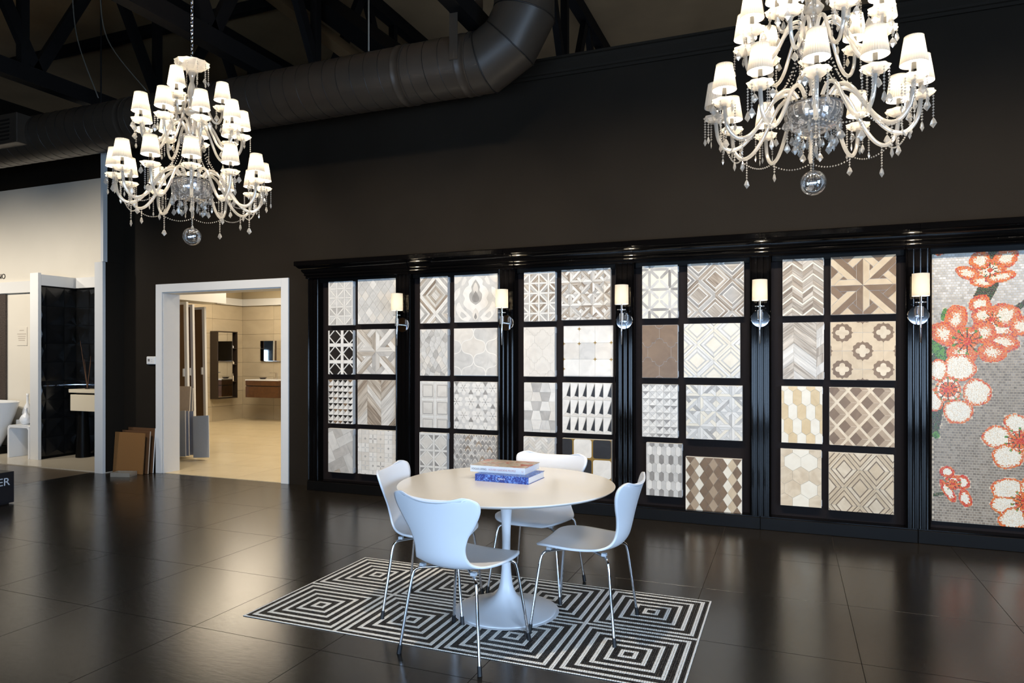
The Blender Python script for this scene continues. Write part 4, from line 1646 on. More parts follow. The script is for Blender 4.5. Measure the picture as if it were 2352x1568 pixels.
def weave53(w, h):
    o = [(rect(0, 0, w, h), 's_sand')]
    cw, ch = w * .345, h * .415
    for i in range(-1, 5):
        for j in range(-1, 4):
            for k in (0, 1):
                cx, cy = (i + .5 * k) * cw + .06 * w * 2, (j + .5 * k) * ch + .12 * h
                D = lambda f: [(cx + cw / 2 * f, cy), (cx, cy + ch / 2 * f), (cx - cw / 2 * f, cy), (cx, cy - ch / 2 * f)]
                A_ = D(.86)
                o.append((A_, 's_tan', 1))
                cx -= cw * .150
                o.append((D(.56), 's_brown', 2))
                cx += cw * .150
                o.append((rect(cx + cw * .13, cy - .0022, cx + cw * .43, cy + .0022), 's_sand', 3))
    return o


def nest54(w, h):
    L_, D_ = F('s_beige', 's_sand', 's_beige'), F('s_brown')
    return p_nested(w, h, w * .495, h * .62, [(1.0, L_), (.86, D_), (.80, L_), (.54, D_), (.47, F('s_sand', 's_beige'))], w * .24, h * .1)


def leaves22(w, h):
    r = random.Random(5)
    pts = [((i + (.5 if j % 2 else 0) + r.uniform(-.25, .25)) * w / 5, (j + r.uniform(-.3, .3)) * h / 9) for i in range(-1, 6) for j in range(0, 10)]
    return p_voronoi(w, h, pts, ['s_light', 's_grey', 's_bone', 's_light', 's_plankw'])


def chev_cols(seq):
    return lambda c, k: seq[(k + (c * 3 if False else 0)) % len(seq)] if not callable(seq) else seq(c, k)


pk = lambda *c: (lambda a, b: (pick(list(c)), 1.0))
harl = ['s_brown', 's_tan', 's_cream', 's_tan', 's_brown', 's_beige']


BOARDS = [
    # bay 1
    (754.3, 810.6, 648, 746.4, lambda w, h: p_union(w - .02, h, 3, 5, .016, ['s_light', 's_grey', 's_light'], 's_white', ox=.012, oy=.0), 'white fretwork board with pale grey triangles, top left of first unit', 'L'),
    (822, 911, 642.8, 743.5, lambda w, h: p_rhomb(w, h, 5, 4, ['s_light', 's_light', 's_bone', 's_light', 's_white']), 'pale grey tall-diamond board beside the leftmost sconce', 'R'),
    (754.3, 810.6, 759.5, 858.7, lambda w, h: diamondsq(w, h, 2, .178, .036, F('s_black'), F('s_black'), 's_white', oy=-.062, ox=-.018), 'white board with black diamonds and black corner triangles', 'L'),
    (819.7, 908.4, 757, 858, lambda w, h: p_star(w, h, w * .5, w / 2, h / 2, F('s_white', 's_plankw'), F('s_plank', 's_grey'), F('s_taupe', 's_plank', 's_white')), 'large grey and white eight-armed star board in first unit', 'R'),
    (754.3, 810.6, 871.4, 971.7, lambda w, h: p_pyr(w, h, 5, 7, F('s_black', 's_black', 's_brown'), F('s_grey'), F('s_white'), F('s_white', 's_bone')), 'board of small pyramids with black upper triangles', 'L'),
    (821.5, 910, 872.5, 973.5, lambda w, h: p_chevron(w, h, [-.03, w * .26, w * .62, w * .98, w * 1.3], .085, 1.05, pk('s_taupe', 's_plank', 's_plankw', 's_plank')), 'wide grey-brown marble chevron board, third row of first unit', 'R'),
    (754.3, 810.6, 982, 1084, lambda w, h: p_herring(w, h, .10, 2, .45, ['s_plank', 's_grey', 's_light', 's_plankw'], .05, .0), 'grey angled plank board at bottom left of first unit', 'L'),
    (821.5, 911, 985, 1087.6, petal_pat, 'pale board of circles with grey petals, bottom of first unit', 'R'),
    # bay 2
    (965.4, 1028, 637, 742.4, lambda w, h: p_nested(w, h, w * 1.12, h * .80, [(1.0, F('s_white')), (.86, F('s_plank', 's_grey', 's_taupe')), (.66, F('s_white', 's_plankw')), (.5, F('s_plank', 's_grey')), (.30, F('s_white', 's_plankw'))], w * .57, h * .60), 'grey and white mitred-stripe diamond board, top left of second unit', 'L'),
    (1043.5, 1143.5, 633.4, 739.5, damask, 'grey and white damask ornament board beside the second sconce', 'R'),
    (965.4, 1028, 756.6, 862, leaves22, 'grey leaf-shaped pebble board in second unit', 'L'),
    (1043, 1142, 754.8, 862, lambda w, h: [(rect(0, 0, w, h), 's_white')] + [(q[0], q[1], 1) for q in p_ogee(w, h, w * .56, h * .56, ['s_light', 's_bone'], w * .18, h * .33)], 'pale ogee lattice board with white curved bands', 'R', 'grout_light', .0042),
    (965.4, 1028, 875, 981, square_frames, 'cream board of six recessed square frames', 'L'),
    (1043, 1142, 876, 984, flower_pat, 'white six-petal flower board with grey stars', 'R'),
    (963.6, 1026.5, 992.4, 1098, lambda w, h: diamondsq(w, h, 2, .165, .022, F('s_bone'), F('s_mid', 's_grey'), 's_white', oy=-.05, ox=-.011, strip=.016), 'white board with grey corner triangles, bottom left of second unit', 'L'),
    (1043, 1142, 996, 1104, scallop, 'grey gothic-arch scallop board behind the books', 'R'),
    # bay 3
    (1203.4, 1275.3, 626.5, 737.5, lambda w, h: p_union(w, h, 3, 5, .016, ['s_plank', 's_grey'], 's_white', cell=w * .305, ox=w * .18, oy=-.02, triw=.022) + p_union(w * .18, h, 0, 5, .016, ['s_plank', 's_grey'], 's_white', cell=w * .305, ox=-w * .125, oy=-.02), 'fretwork board with taupe striped triangles, top left of third unit', 'L'),
    (1290, 1402, 620, 735, lambda w, h: p_star(w, h, w * .23, w * .18, h * .28, F('s_white', 's_plankw'), F('s_taupe', 's_plank', 's_grey'), F('s_white', 's_taupe')), 'busy woven star board of taupe and white, top of third unit', 'R'),
    (1202, 1275.3, 752, 863.6, lambda w, h: p_lantern(w, h, .160, .258, .030, ['s_bone'], w * .1, h * .2), 'plain cream lantern-tile board with faint joints', 'L', 'grout_grey', .0005),
    (1295, 1407.7, 749, 863.6, gold_squares, 'white square-patchwork board with small gold stars', 'R'),
    (1203, 1276, 878, 990.8, trapez, 'white and grey trapezoid checker board', 'L'),
    (1292, 1405, 878.6, 992.7, black_tri, 'white board with rows of narrow black triangles', 'R'),
    (1202, 1275, 1002, 1114, lambda w, h: p_herring(w, h, .022, 4, pi / 4, ['s_white', 's_bone', 's_light'], 0, 0), 'faint white herringbone board above the back chair', 'L', 'grout_light', .0006),
    (1292, 1404.5, 1006.6, 1120, blackgold, 'black and white square board with gold outlines', 'R'),
    # bay 4
    (1474.7, 1556.9, 611.7, 731, lattice41, 'cream board with grey strap lattice, top left of fourth unit', 'L'),
    (1579.6, 1708, 606.8, 728.7, lambda w, h: p_nested(w, h, w * .60, h * .58, [(1.0, F('s_taupe', 's_plank', 's_grey')), (.86, F('s_white')), (.78, F('s_taupe', 's_plank', 's_mid')), (.60, F('s_white')), (.50, F('s_taupe', 's_plank', 's_grey'))], w * .2, h * .4), 'taupe and white concentric diamond board, top of fourth unit', 'R'),
    (1474.7, 1556.9, 747.4, 866.6, lambda w, h: p_lantern(w, h, .206, .333, .0388, ['s_brown'], w * .49, h * .485), 'solid brown lantern-tile board with white joints', 'L', 'board_white', .0013),
    (1571, 1699.7, 743.4, 867, lambda w, h: p_nested(w, h, w * .60, h * .58, [(1.0, F('s_white', 's_cream')), (.84, F('s_light', 's_light', 's_grey')), (.77, F('s_white', 's_cream')), (.58, F('s_light')), (.49, F('s_cream'))], w * .24, h * .32), 'pale concentric diamond board, second row of fourth unit', 'R'),
    (1474.7, 1556.9, 882.7, 1001, lambda w, h: p_pyr(w, h, 5, 7, F('s_grey', 's_mid', 's_light'), F('s_light'), F('s_white'), F('s_white')), 'pale board of small pyramids with grey upper triangles', 'L'),
    (1576.5, 1704.6, 884.5, 1006, lambda w, h: p_star(w, h, w * .28, w * .26, h * .24, F('s_white', 's_cream'), F('s_light', 's_grey', 's_light'), F('s_white'), a=.09), 'faint white and grey woven star board, third row of fourth unit', 'R'),
    (1484, 1566.7, 1015, 1137, lambda w, h: p_hex(w, h, w / 7.5, .062, .014, lambda i, j: 's_mid' if (i + (0 if j % 2 else 1)) % 2 == 0 and j % 2 == 0 else ('s_white' if (i + j) % 2 else 's_light'), .01, .02), 'white picket board with grey lozenges, hung low in fourth unit', 'L'),
    (1574.5, 1704.6, 1046.5, 1173, lambda w, h: p_rhomb(w, h, 6, 3.5 if False else 4, None, lambda i, j: harl[(i * 2 + j * 3 + (i * j) % 2) % 6]), 'brown, beige and cream harlequin board hanging lowest', 'R'),
    # bay 5
    (1797.5, 1891.7, 596.6, 725, lambda w, h: p_chevron(w, h, [-.001, w * .24, w * .495, w * .745, w * 1.0], .040, .80, lambda c, k: (pick(['s_taupe', 's_plank', 's_plank']), .95) if k % 3 else ('s_cream', .42), 1), 'fine taupe chevron board with white stripes, top of fifth unit', 'L'),
    (1908, 2058.6, 591, 722.8, lambda w, h: p_star(w, h, w * .5, w / 2, h / 2, F('s_beige'), F('s_brown'), F('s_brown')), 'large brown and beige eight-armed star board', 'R', 'board_white', .0015),
    (1798, 1892.7, 741.5, 870, lambda w, h: p_chevron(w, h, [-w * .24, w * .27, w * .82, w * 1.3], .075, .82, pk('s_plankw', 's_plank', 's_plankw', 's_plank'), 1), 'wide pale plank chevron board, second row of fifth unit', 'L'),
    (1907, 2057.7, 739.6, 872, quatre, 'beige board with brown quatrefoil rings', 'R', 'board_white', .0009),
    (1794.6, 1889.3, 886, 1016, lambda w, h: p_hex(w, h, w / 4.6, .095, .024, lambda i, j: 's_honey' if (i + j // 2) % 2 == (0 if j % 2 else 1) else 's_cream', .02, .02), 'cream and honey elongated hexagon board', 'L'),
    (1905, 2054.8, 888, 1021.8, weave53, 'brown diamond lattice board with woven cream straps', 'R', 'board_white', .0009),
    (1792.7, 1887, 1030, 1159.5, lambda w, h: p_hex(w, h, w * .40, .072, .040, F('s_sand', 's_sand', 's_cream'), w * .1, .03), 'beige hexagon limestone board at bottom of fifth unit', 'L'),
    (1903.7, 2053, 1036.6, 1172.4, nest54, 'beige board with thin brown concentric diamonds', 'R'),
]
for B_ in BOARDS:
    board(*B_)

# ---- wall sconces on the pilasters
SCN = None
names = ['leftmost', 'second from the left', 'third from the left, middle', 'fourth from the left', 'rightmost, beside the blossom mural']
for i in range(1, 6):
    lab = 'chrome wall sconce with white cylinder shade, ' + names[i - 1]
    if SCN is None:
        s = SCN = thing('wall_sconce', (PC[i], PF, 1.76), lab, 'sconce', 'sconces on the black pilasters')
        G().lathe([(0, 0), (0.074, 0), (0.076, 0.004), (0.072, 0.012), (0.060, 0.0125), (0, 0.0125)], 40).obj('backplate', 'chrome', s, (0, 0.001, 0), (radians(90), 0, 0), smooth=True, sharp=30)
        G().tube([(0, -0.012, 0), (0, -0.10, 0)], 0.011, 12).obj('arm', 'chrome', s, smooth=True, sharp=40)
        G().lathe([(0, -0.015), (0.019, -0.015), (0.019, 0.06), (0, 0.06)], 20, (0, -0.112, 0)).obj('cup', 'acrylic', s, smooth=True, sharp=40)
        G().lathe([(0, -0.215), (0.004, -0.21), (0.008, -0.06), (0.009, 0.0), (0.009, 0.15), (0, 0.15)], 12, (0, -0.112, 0)).obj('stem', 'chrome', s, smooth=True, sharp=40)
        G().lathe([(0.009, 0.088), (0.038, 0.090), (0.038, 0.096), (0.009, 0.098)], 28, (0, -0.112, 0), close=True).obj('drip_disc', 'acrylic', s, smooth=True, sharp=40)
        G().lathe([(0.060, 0.140), (0.0585, 0.310), (0.0570, 0.310), (0.0585, 0.140)], 40, (0, -0.112, 0), close=True).obj('lampshade', 'sconce_cloth', s, smooth=True, sharp=40)
        G().lathe([(0, 0.151), (0.012, 0.155), (0.016, 0.185), (0.010, 0.21), (0, 0.215)], 12, (0, -0.112, 0)).obj('bulb', 'bulb_lit', s, smooth=True)
    else:
        s = copy_tree(SCN)
        s.location = (PC[i], PF, 1.76)
        s['label'] = lab
    l = light('sconce_light', 'POINT', (0, -0.112, 0.245), 3.2, (1.0, 0.86, 0.66), shadow_soft_size=0.015)
    l.parent = s

# ---- blossom mural in the rightmost unit
MY = 6.225
mu = thing('mosaic_mural', (1.03, MY, 0.165), 'glass mosaic mural of orange and white blossoms on a grey ground', 'mural')
MW, MH = 0.945, 2.10
G().box(0, MW, 0.0018, 0.0245, 0, MH).obj('mural_bed', 'mural_grout', mu)


def cpt(x, y):
    p_ = at(2060 + x / 2.0103, 490 + y / 2.0103, MY)
    return p_.x - 1.03, p_.z - 0.165


SXm = 0.5 * (cpt(420, 800)[0] - cpt(400, 800)[0]) / 10
SZm = 0.5 * (cpt(400, 780)[1] - cpt(400, 800)[1]) / 10


def ell(x, y, rx, ry, rot=0):
    cx, cz = cpt(x, y)
    return (cx, cz, rx * SXm, ry * SZm, radians(-rot))


# flower: (name, centre, petals, tone)
FLW = [
    ('blossom', (430, 262), [(425, 262, 80, 52, 0), (385, 218, 52, 42, 20), (505, 205, 60, 42, -35), (325, 275, 58, 30, 25), (395, 315, 60, 26, 5), (480, 292, 75, 24, -12)], 'peach'),
    ('blossom', (440, 490), [(460, 520, 110, 90, 0), (385, 420, 52, 46, 20), (500, 470, 75, 55, 15), (585, 520, 70, 45, 20), (395, 470, 50, 40, 0), (480, 595, 90, 42, 10)], 'peach'),
    ('blossom', (325, 590), [(272, 490, 55, 72, 10), (215, 555, 58, 62, -40), (400, 550, 62, 52, -20), (440, 640, 70, 48, 5), (300, 645, 75, 48, 10), (330, 570, 60, 50, 0)], 'orange'),
    ('blossom', (237, 812), [(290, 712, 78, 64, 15), (190, 722, 45, 52, 0), (370, 826, 68, 64, 0), (282, 914, 72, 58, 0), (172, 862, 46, 54, 0), (237, 812, 62, 58, 0)], 'white'),
    ('blossom', (567, 1050), [(462, 1032, 68, 52, 0), (550, 968, 56, 42, 30), (512, 1122, 74, 56, 0), (660, 985, 60, 60, 0), (650, 1110, 70, 56, 0), (567, 1050, 50, 48, 0)], 'white'),
    ('blossom', (258, 1248), [(232, 1192, 36, 26, 10), (236, 1282, 24, 58, -30), (302, 1242, 36, 34, 0), (316, 1314, 30, 44, -15), (260, 1240, 40, 34, 0)], 'red'),
    ('blossom', (590, 1330), [(512, 1272, 80, 50, -15), (500, 1348, 70, 42, 0), (545, 1408, 80, 50, -20), (640, 1270, 70, 60, 0), (650, 1390, 70, 60, 0), (590, 1330, 46, 44, 0)], 'orangew'),
    ('blossom', (195, 165), [(195, 172, 34, 22, 0)], 'orange'),
]
LEAF = [(190, 630, 30, 55, -30), (220, 466, 16, 30, 15), (182, 1022, 18, 18, 0)]
BRANCH = [((465, 140), (455, 200), 36), ((430, 320), (390, 400), 42), ((600, 405), (545, 445), 15), ((195, 880), (168, 1010), 26), ((175, 1300), (225, 1290), 9), ((210, 640), (180, 690), 34)]
RM = random.Random(21)
cW, cB = srgb(246, 238, 220), srgb(238, 222, 196)
cO, cR, cD = srgb(232, 120, 34), srgb(206, 52, 28), srgb(120, 66, 70)
cG, cG2, cBr, cBr2 = srgb(92, 140, 52), srgb(52, 84, 36), srgb(70, 52, 34), srgb(92, 88, 44)
cP = srgb(224, 150, 96)


def inside(e, x, z):
    dx, dz = x - e[0], z - e[1]
    c, s = cos(e[4]), sin(e[4])
    u, v = (dx * c + dz * s) / e[2], (-dx * s + dz * c) / e[3]
    wob = 1 + .07 * sin(3 * math.atan2(v, u) + e[0] * 60) + .05 * sin(5 * math.atan2(v, u) + e[1] * 40)
    return (u * u + v * v) * wob


fl_ell = [(nm, cpt(*c), [ell(*p_) for p_ in ps], tone) for nm, c, ps, tone in FLW]
lf_ell = [ell(*p_) for p_ in LEAF]
br_seg = [(cpt(*a), cpt(*b), w_ * SXm) for a, b, w_ in BRANCH]


cSal, cMv = srgb(216, 116, 74), srgb(158, 96, 92)


def flower_color(ctr, petals, tone, x, z):
    e = None
    for p_ in petals:                       # the last petal listed lies in front
        d = inside(p_, x, z)
        if d < 1:
            e = d
    if e is None:
        return None
    dc = hypot(x - ctr[0], z - ctr[1])
    R0 = {'white': .080, 'orangew': .075, 'orange': .085, 'peach': .05, 'red': .045}[tone]
    an = math.atan2(z - ctr[1], x - ctr[0])
    ph = (an * 10 / (2 * pi)) % 1.0
    if dc < R0 * .35:
        return RM.choice([cR, cR, cO])
    if abs(ph - .5) < .06 + .05 * (R0 / max(dc, .001) - 1) and dc < R0:
        return RM.choice([cBr, cBr, cG2])
    if abs(ph - .5) < .16 and R0 < dc < R0 * 1.22:
        return RM.choice([cG, cG, cO])
    if dc < R0 * .75 and tone != 'peach':
        return RM.choice([cO, cR, cSal, cO])
    r = e + RM.uniform(-.12, .12)
    if tone in ('white', 'orangew'):
        if r < .62:
            return cW if RM.random() < .7 else cB
        return RM.choice([cB, cB, cP, cO]) if r < .78 else RM.choice([cO, cO, cR, cSal])
    if tone == 'red':
        return cW if r < .35 else RM.choice([cO, cR, cR, cSal])
    core = .26 if tone == 'peach' else .15
    if r < core:
        return RM.choice([cB, cB, cW])
    if r < core + .2:
        return RM.choice([cP, cSal, cO, cB])
    if r < .78:
        return RM.choice([cSal, cO, cO, cSal, cP, cR])
    return RM.choice([cR, cO, cO, cSal, cMv])


def extra_color(x, z):
    for e in lf_ell:
        if inside(e, x, z) < 1:
            return RM.choice([cG, cG, cG2]), 'leaf'
    for a, b, w_ in br_seg:
        dx, dz = b[0] - a[0], b[1] - a[1]
        t_ = max(0, min(1, ((x - a[0]) * dx + (z - a[1]) * dz) / (dx * dx + dz * dz)))
        if hypot(x - a[0] - dx * t_, z - a[1] - dz * t_) < w_:
            return RM.choice([cBr, cBr, cBr2, cG2]), 'branch'
    return None


def tess_mesh(name, items, thick):
    """items: (x, z, half w, half h, colour)"""
    v, f, cols = [], [], []
    for x, z, a, b, c in items:
        o = len(v)
        v += [(x - a, thick, z - b), (x + a, thick, z - b), (x + a, thick, z + b), (x - a, thick, z + b),
              (x - a, 0, z - b), (x + a, 0, z - b), (x + a, 0, z + b), (x - a, 0, z + b)]
        f += [(o + 4, o + 5, o + 6, o + 7), (o, o + 1, o + 5, o + 4), (o + 1, o + 2, o + 6, o + 5), (o + 2, o + 3, o + 7, o + 6), (o + 3, o, o + 4, o + 7)]
        cols += [c] * 5
    me = bpy.data.meshes.new(name)
    me.from_pydata(v, [], f)
    me.materials.append(MATS['mural_glass'])
    at_ = me.attributes.new('tile_color', 'FLOAT_COLOR', 'FACE')
    at_.data.foreach_set('color', [q for c in cols for q in c])
    me.update()
    return me


groups = {}
PX, PZ = 0.0074, 0.0074
nxm, nzm = int(MW / PX), int(MH / PZ)
taken = set()
for j in range(nzm):
    for i in range(nxm):
        x, z = (i + .5) * PX + RM.uniform(-.001, .001), (j + .5) * PZ + RM.uniform(-.001, .001)
        key, col = None, None
        for k in range(len(fl_ell) - 1, -1, -1):
            nm, ctr, pet, tone = fl_ell[k]
            c = flower_color(ctr, pet, tone, x, z)
            if c is not None:
                key, col = ('blossom', k), c
                break
        if col is None:
            e = extra_color(x, z)
            if e:
                col, key = e[0], (e[1], 0)
        if col is not None:
            groups.setdefault(key, []).append((x, z, PX * .46, PZ * .46, col))
            taken.add((i, j))
BX, BZ = 0.0235, 0.0195
bgt = []
for j in range(int(MH / BZ)):
    z = (j + .5) * BZ
    for i in range(-1, int(MW / BX) + 1):
        x = (i + .5 + (.5 if j % 2 else 0)) * BX
        if x - BX / 2 < 0 or x + BX / 2 > MW:
            continue
        ii, jj = int(x / PX), int(z / PZ)
        if sum((a, b) in taken for a in (ii - 1, ii, ii + 1) for b in (jj - 1, jj, jj + 1)) >= 5:
            continue
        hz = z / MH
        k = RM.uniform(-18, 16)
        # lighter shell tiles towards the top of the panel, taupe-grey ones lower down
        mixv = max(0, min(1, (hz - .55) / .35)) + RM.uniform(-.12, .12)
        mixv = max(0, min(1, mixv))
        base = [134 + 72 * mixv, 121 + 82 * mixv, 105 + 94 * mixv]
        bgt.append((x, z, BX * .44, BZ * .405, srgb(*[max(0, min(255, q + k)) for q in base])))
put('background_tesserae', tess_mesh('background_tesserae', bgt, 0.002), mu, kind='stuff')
for (nm, k), items in groups.items():
    put(nm, tess_mesh(nm, items, 0.0026), mu, (0, -0.0007, 0), kind='stuff')

# ================================================================== FLOOR MOSAIC
import numpy as np
MX0, MX1, MY0, MY1 = -2.825, -0.425, 3.035, 4.235
mo = thing('floor_mosaic', (MX0, MY0, 0.0), 'black and white concentric-square mosaic inlaid under the round table', 'floor mosaic')
G().box(0, MX1 - MX0, 0, MY1 - MY0, 0.0005, 0.0018).obj('mosaic_bed', 'grout_dark', mo)
NT = 54
pt_ = 0.6 / NT
wh, bl = [], []
for i in range(4 * NT):
    for j in range(2 * NT):
        dx, dy = abs((i % NT) - (NT - 1) / 2), abs((j % NT) - (NT - 1) / 2)
        k = int(max(dx, dy))
        w_ = (k % 5 in (2, 3) and k < 25) or k == 26
        (wh if w_ else bl).append((i, j))


def tesserae(name, cells, mat, lab):
    rs = np.random.RandomState(4)
    c = np.array(cells, float)
    n = len(c)
    cx = (c[:, 0] + .5) * pt_ + rs.uniform(-4e-4, 4e-4, n)
    cy = (c[:, 1] + .5) * pt_ + rs.uniform(-4e-4, 4e-4, n)
    a = pt_ * .44
    zt = 0.0038 + rs.uniform(-2e-4, 2e-4, n)
    tx, ty = rs.uniform(-1.2e-4, 1.2e-4, n), rs.uniform(-1.2e-4, 1.2e-4, n)
    sx = np.array([-1, 1, 1, -1]) * a
    sy = np.array([-1, -1, 1, 1]) * a
    v = np.zeros((n, 8, 3))
    v[:, :4, 0] = cx[:, None] + sx
    v[:, :4, 1] = cy[:, None] + sy
    v[:, :4, 2] = 0.0016
    v[:, 4:, 0] = cx[:, None] + sx
    v[:, 4:, 1] = cy[:, None] + sy
    v[:, 4:, 2] = zt[:, None] + np.sign(sx) * tx[:, None] + np.sign(sy) * ty[:, None]
    fq = np.array([(4, 5, 6, 7), (0, 1, 5, 4), (1, 2, 6, 5), (2, 3, 7, 6), (3, 0, 4, 7)])
    f = (fq[None] + (np.arange(n) * 8)[:, None, None]).reshape(-1, 4)
    me = bpy.data.meshes.new(name)
    me.vertices.add(n * 8)
    me.vertices.foreach_set('co', v.reshape(-1))
    me.loops.add(len(f) * 4)
    me.loops.foreach_set('vertex_index', f.reshape(-1).astype(np.int32))
    me.polygons.add(len(f))
    me.polygons.foreach_set('loop_start', np.arange(len(f), dtype=np.int32) * 4)
    me.polygons.foreach_set('loop_total', np.full(len(f), 4, np.int32))
    me.materials.append(MATS[mat])
    me.update(calc_edges=True)
    me.validate()
    put(name, me, mo, kind='stuff', label=lab)


plain('tess_white', srgb(238, 234, 226), rough=0.30, noise=0.06, scale=60)
plain('tess_black', srgb(30, 28, 27), rough=0.22, noise=0.3, scale=60)
tesserae('white_tesserae', wh, 'tess_white', 'white mosaic cubes')
tesserae('black_tesserae', bl, 'tess_black', 'black mosaic cubes')

# ================================================================== TABLE, CHAIRS, BOOKS
ZM = 0.0038
TC = (-1.495, 3.655)
tb = thing('tulip_table', (TC[0], TC[1], ZM), 'round white pedestal table standing on the mosaic', 'table')
prof = [(0.0, 0.0), (0.278, 0.0), (0.281, 0.004), (0.276, 0.009), (0.25, 0.015), (0.20, 0.025), (0.15, 0.038), (0.11, 0.053), (0.074, 0.076), (0.052, 0.105), (0.037, 0.15), (0.028, 0.22), (0.0235, 0.32), (0.0235, 0.40), (0.026, 0.48), (0.032, 0.57), (0.041, 0.64), (0.054, 0.694), (0, 0.694)]
G().lathe(catmull(prof, 3), 64).obj('pedestal', 'chair_white', tb, smooth=True, sharp=60)
G().lathe([(0, 0.6945), (0.565, 0.6955), (0.600, 0.704), (0.613, 0.712), (0.615, 0.716), (0.613, 0.719), (0.608, 0.720), (0, 0.720)], 128).obj('tabletop', 'table_white', tb, smooth=True, sharp=30)


def chair_mesh():
    C_ = [(.222, .430, .115, .004), (.214, .438, .160, .006), (.196, .445, .192, .008), (.150, .450, .220, .010), (.08, .448, .234, .012), (.0, .442, .232, .014), (-.08, .437, .214, .018),
          (-.145, .438, .188, .022), (-.195, .455, .164, .026), (-.226, .492, .150, .028), (-.243, .545, .147, .030), (-.256, .605, .168, .036), (-.270, .665, .210, .046), (-.284, .715, .240, .054),
          (-.296, .752, .247, .056), (-.304, .775, .236, .052), (-.308, .787, .212, .045), (-.311, .794, .170, .033)]
    S = catmull(C_, 4)
    NU = 20
    v, f = [], []
    for i, (y, z, hw, cv) in enumerate(S):
        a, b = S[max(i - 1, 0)], S[min(i + 1, len(S) - 1)]
        ty, tz = b[0] - a[0], b[1] - a[1]
        l = hypot(ty, tz)
        ny, nz = tz / l, -ty / l       # points up on the seat, forward on the back
        for k in range(NU + 1):
            u = -1 + 2 * k / NU
            u = sin(u * pi / 2) * .35 + u * .65
            d = cv * u * u
            # dip of the top edge in the middle, seat front droop
            v.append((u * hw, y + ny * d, z + nz * d - (0.012 * (1 - u * u) if i > len(S) - 6 else 0)))
    n = NU + 1
    for i in range(len(S) - 1):
        for k in range(NU):
            f.append((i * n + k, i * n + k + 1, (i + 1) * n + k + 1, (i + 1) * n + k))
    return G().add(v, f).mesh('seat_shell', 'chair_white', True)


def make_chair(loc, rz, label):
    c = thing('dining_chair', loc, label, 'chair', 'white chairs around the round table', (0, 0, rz))
    sh = put('seat_shell', chair_mesh(), c)
    so = sh.modifiers.new('thickness', 'SOLIDIFY')
    so.thickness = 0.011
    so.offset = 0
    G().lathe([(0, 0), (0.075, 0), (0.08, 0.006), (0.075, 0.012), (0, 0.012)], 24, (0, 0.0, 0.416)).obj('hub', 'plastic_grey', c, smooth=True, sharp=40)
    for sx in (-1, 1):
        for sy in (-1, 1):
            pth = catmull([(sx * .03, sy * .035, .410), (sx * .10, sy * .105, .412), (sx * .158, sy * .158, .412), (sx * .177, sy * .174, .404), (sx * .186, sy * .182, .384), (sx * .196, sy * .192, .32), (sx * .232, sy * .225, .03)], 5)
            lg = G().tube(pth, 0.0075, 10).obj('leg', 'chrome', c, smooth=True, sharp=50)
            e = Vector((sx * .232, sy * .225, .03))
            d = (e - Vector((sx * .196, sy * .192, .32))).normalized()
            f0 = e + d * (0.0302 / -d.z)
            G().tube([e - d * 0.012, f0], [0.0105, 0.0115], 12).obj('foot_cap', 'rubber', lg, smooth=True, sharp=50)
            G().box(sx * .150 - .012, sx * .150 + .012, sy * .150 - .012, sy * .150 + .012, .4195, .434).obj('bumper', 'plastic_grey', lg)
    return c


CH = make_chair((-1.497, 3.125, 0.0), radians(-9), 'white moulded chair nearest the camera, its back to us')
for loc, rz, lab in (((-1.90, 3.555, ZM), radians(-79), 'white moulded chair at the left of the round table'),
                     ((-1.025, 3.632, ZM), radians(88), 'white moulded chair at the right, facing left'),
                     ((-1.462, 4.085, ZM), radians(178), 'white moulded chair behind the table, facing us')):
    c = copy_tree(CH)
    c.location = loc
    c.rotation_euler = (0, 0, rz)
    c['label'] = lab


# books
def cover_mat(name, c1, c2, c3, scale):
    m, nt, b = nodes(name)
    N, L = nt.nodes, nt.links
    tc = N.new('ShaderNodeTexCoord')
    n = N.new('ShaderNodeTexNoise')
    n.inputs['Scale'].default_value = scale
    n.inputs['Detail'].default_value = 3
    n.inputs['Distortion'].default_value = 2.0
    L.new(tc.outputs['Object'], n.inputs['Vector'])
    cr = N.new('ShaderNodeValToRGB')
    e = cr.color_ramp.elements
    e[0].position = .40
    e[0].color = c1
    e[1].position = .62
    e[1].color = c3
    q = e.new(.52)
    q.color = c2
    L.new(n.outputs[0], cr.inputs[0])
    L.new(cr.outputs[0], b.inputs['Base Color'])
    setp(b, Roughness=0.3)


cover_mat('cover_blue', srgb(38, 52, 130), srgb(52, 86, 176), srgb(120, 160, 226), 55)
cover_mat('cover_photo', srgb(150, 138, 122), srgb(198, 190, 178), srgb(170, 84, 60), 11)
ZT = ZM + 0.720


def book(loc, w, d, t, rz, lab, m_cover, m_spine, yo=0):
    b = thing('book', loc, lab, 'book', 'books stacked on the round table', (0, 0, rz))
    # spine towards the camera (-y)
    G().box(0, w, 0.0045, d, 0, 0.0025).obj('back_cover', m_cover[1], b)
    G().box(0, w, 0.0045, d, t - 0.0025, t).obj('front_cover', m_cover[0], b)
    G().box(0, w, 0, 0.004, 0, t).obj('spine', m_spine, b, bevel=0.001)
    G().box(0.003, w - 0.003, 0.0046, d - 0.004, 0.0027, t - 0.0027).obj('page_block', 'paper', b)
    return b


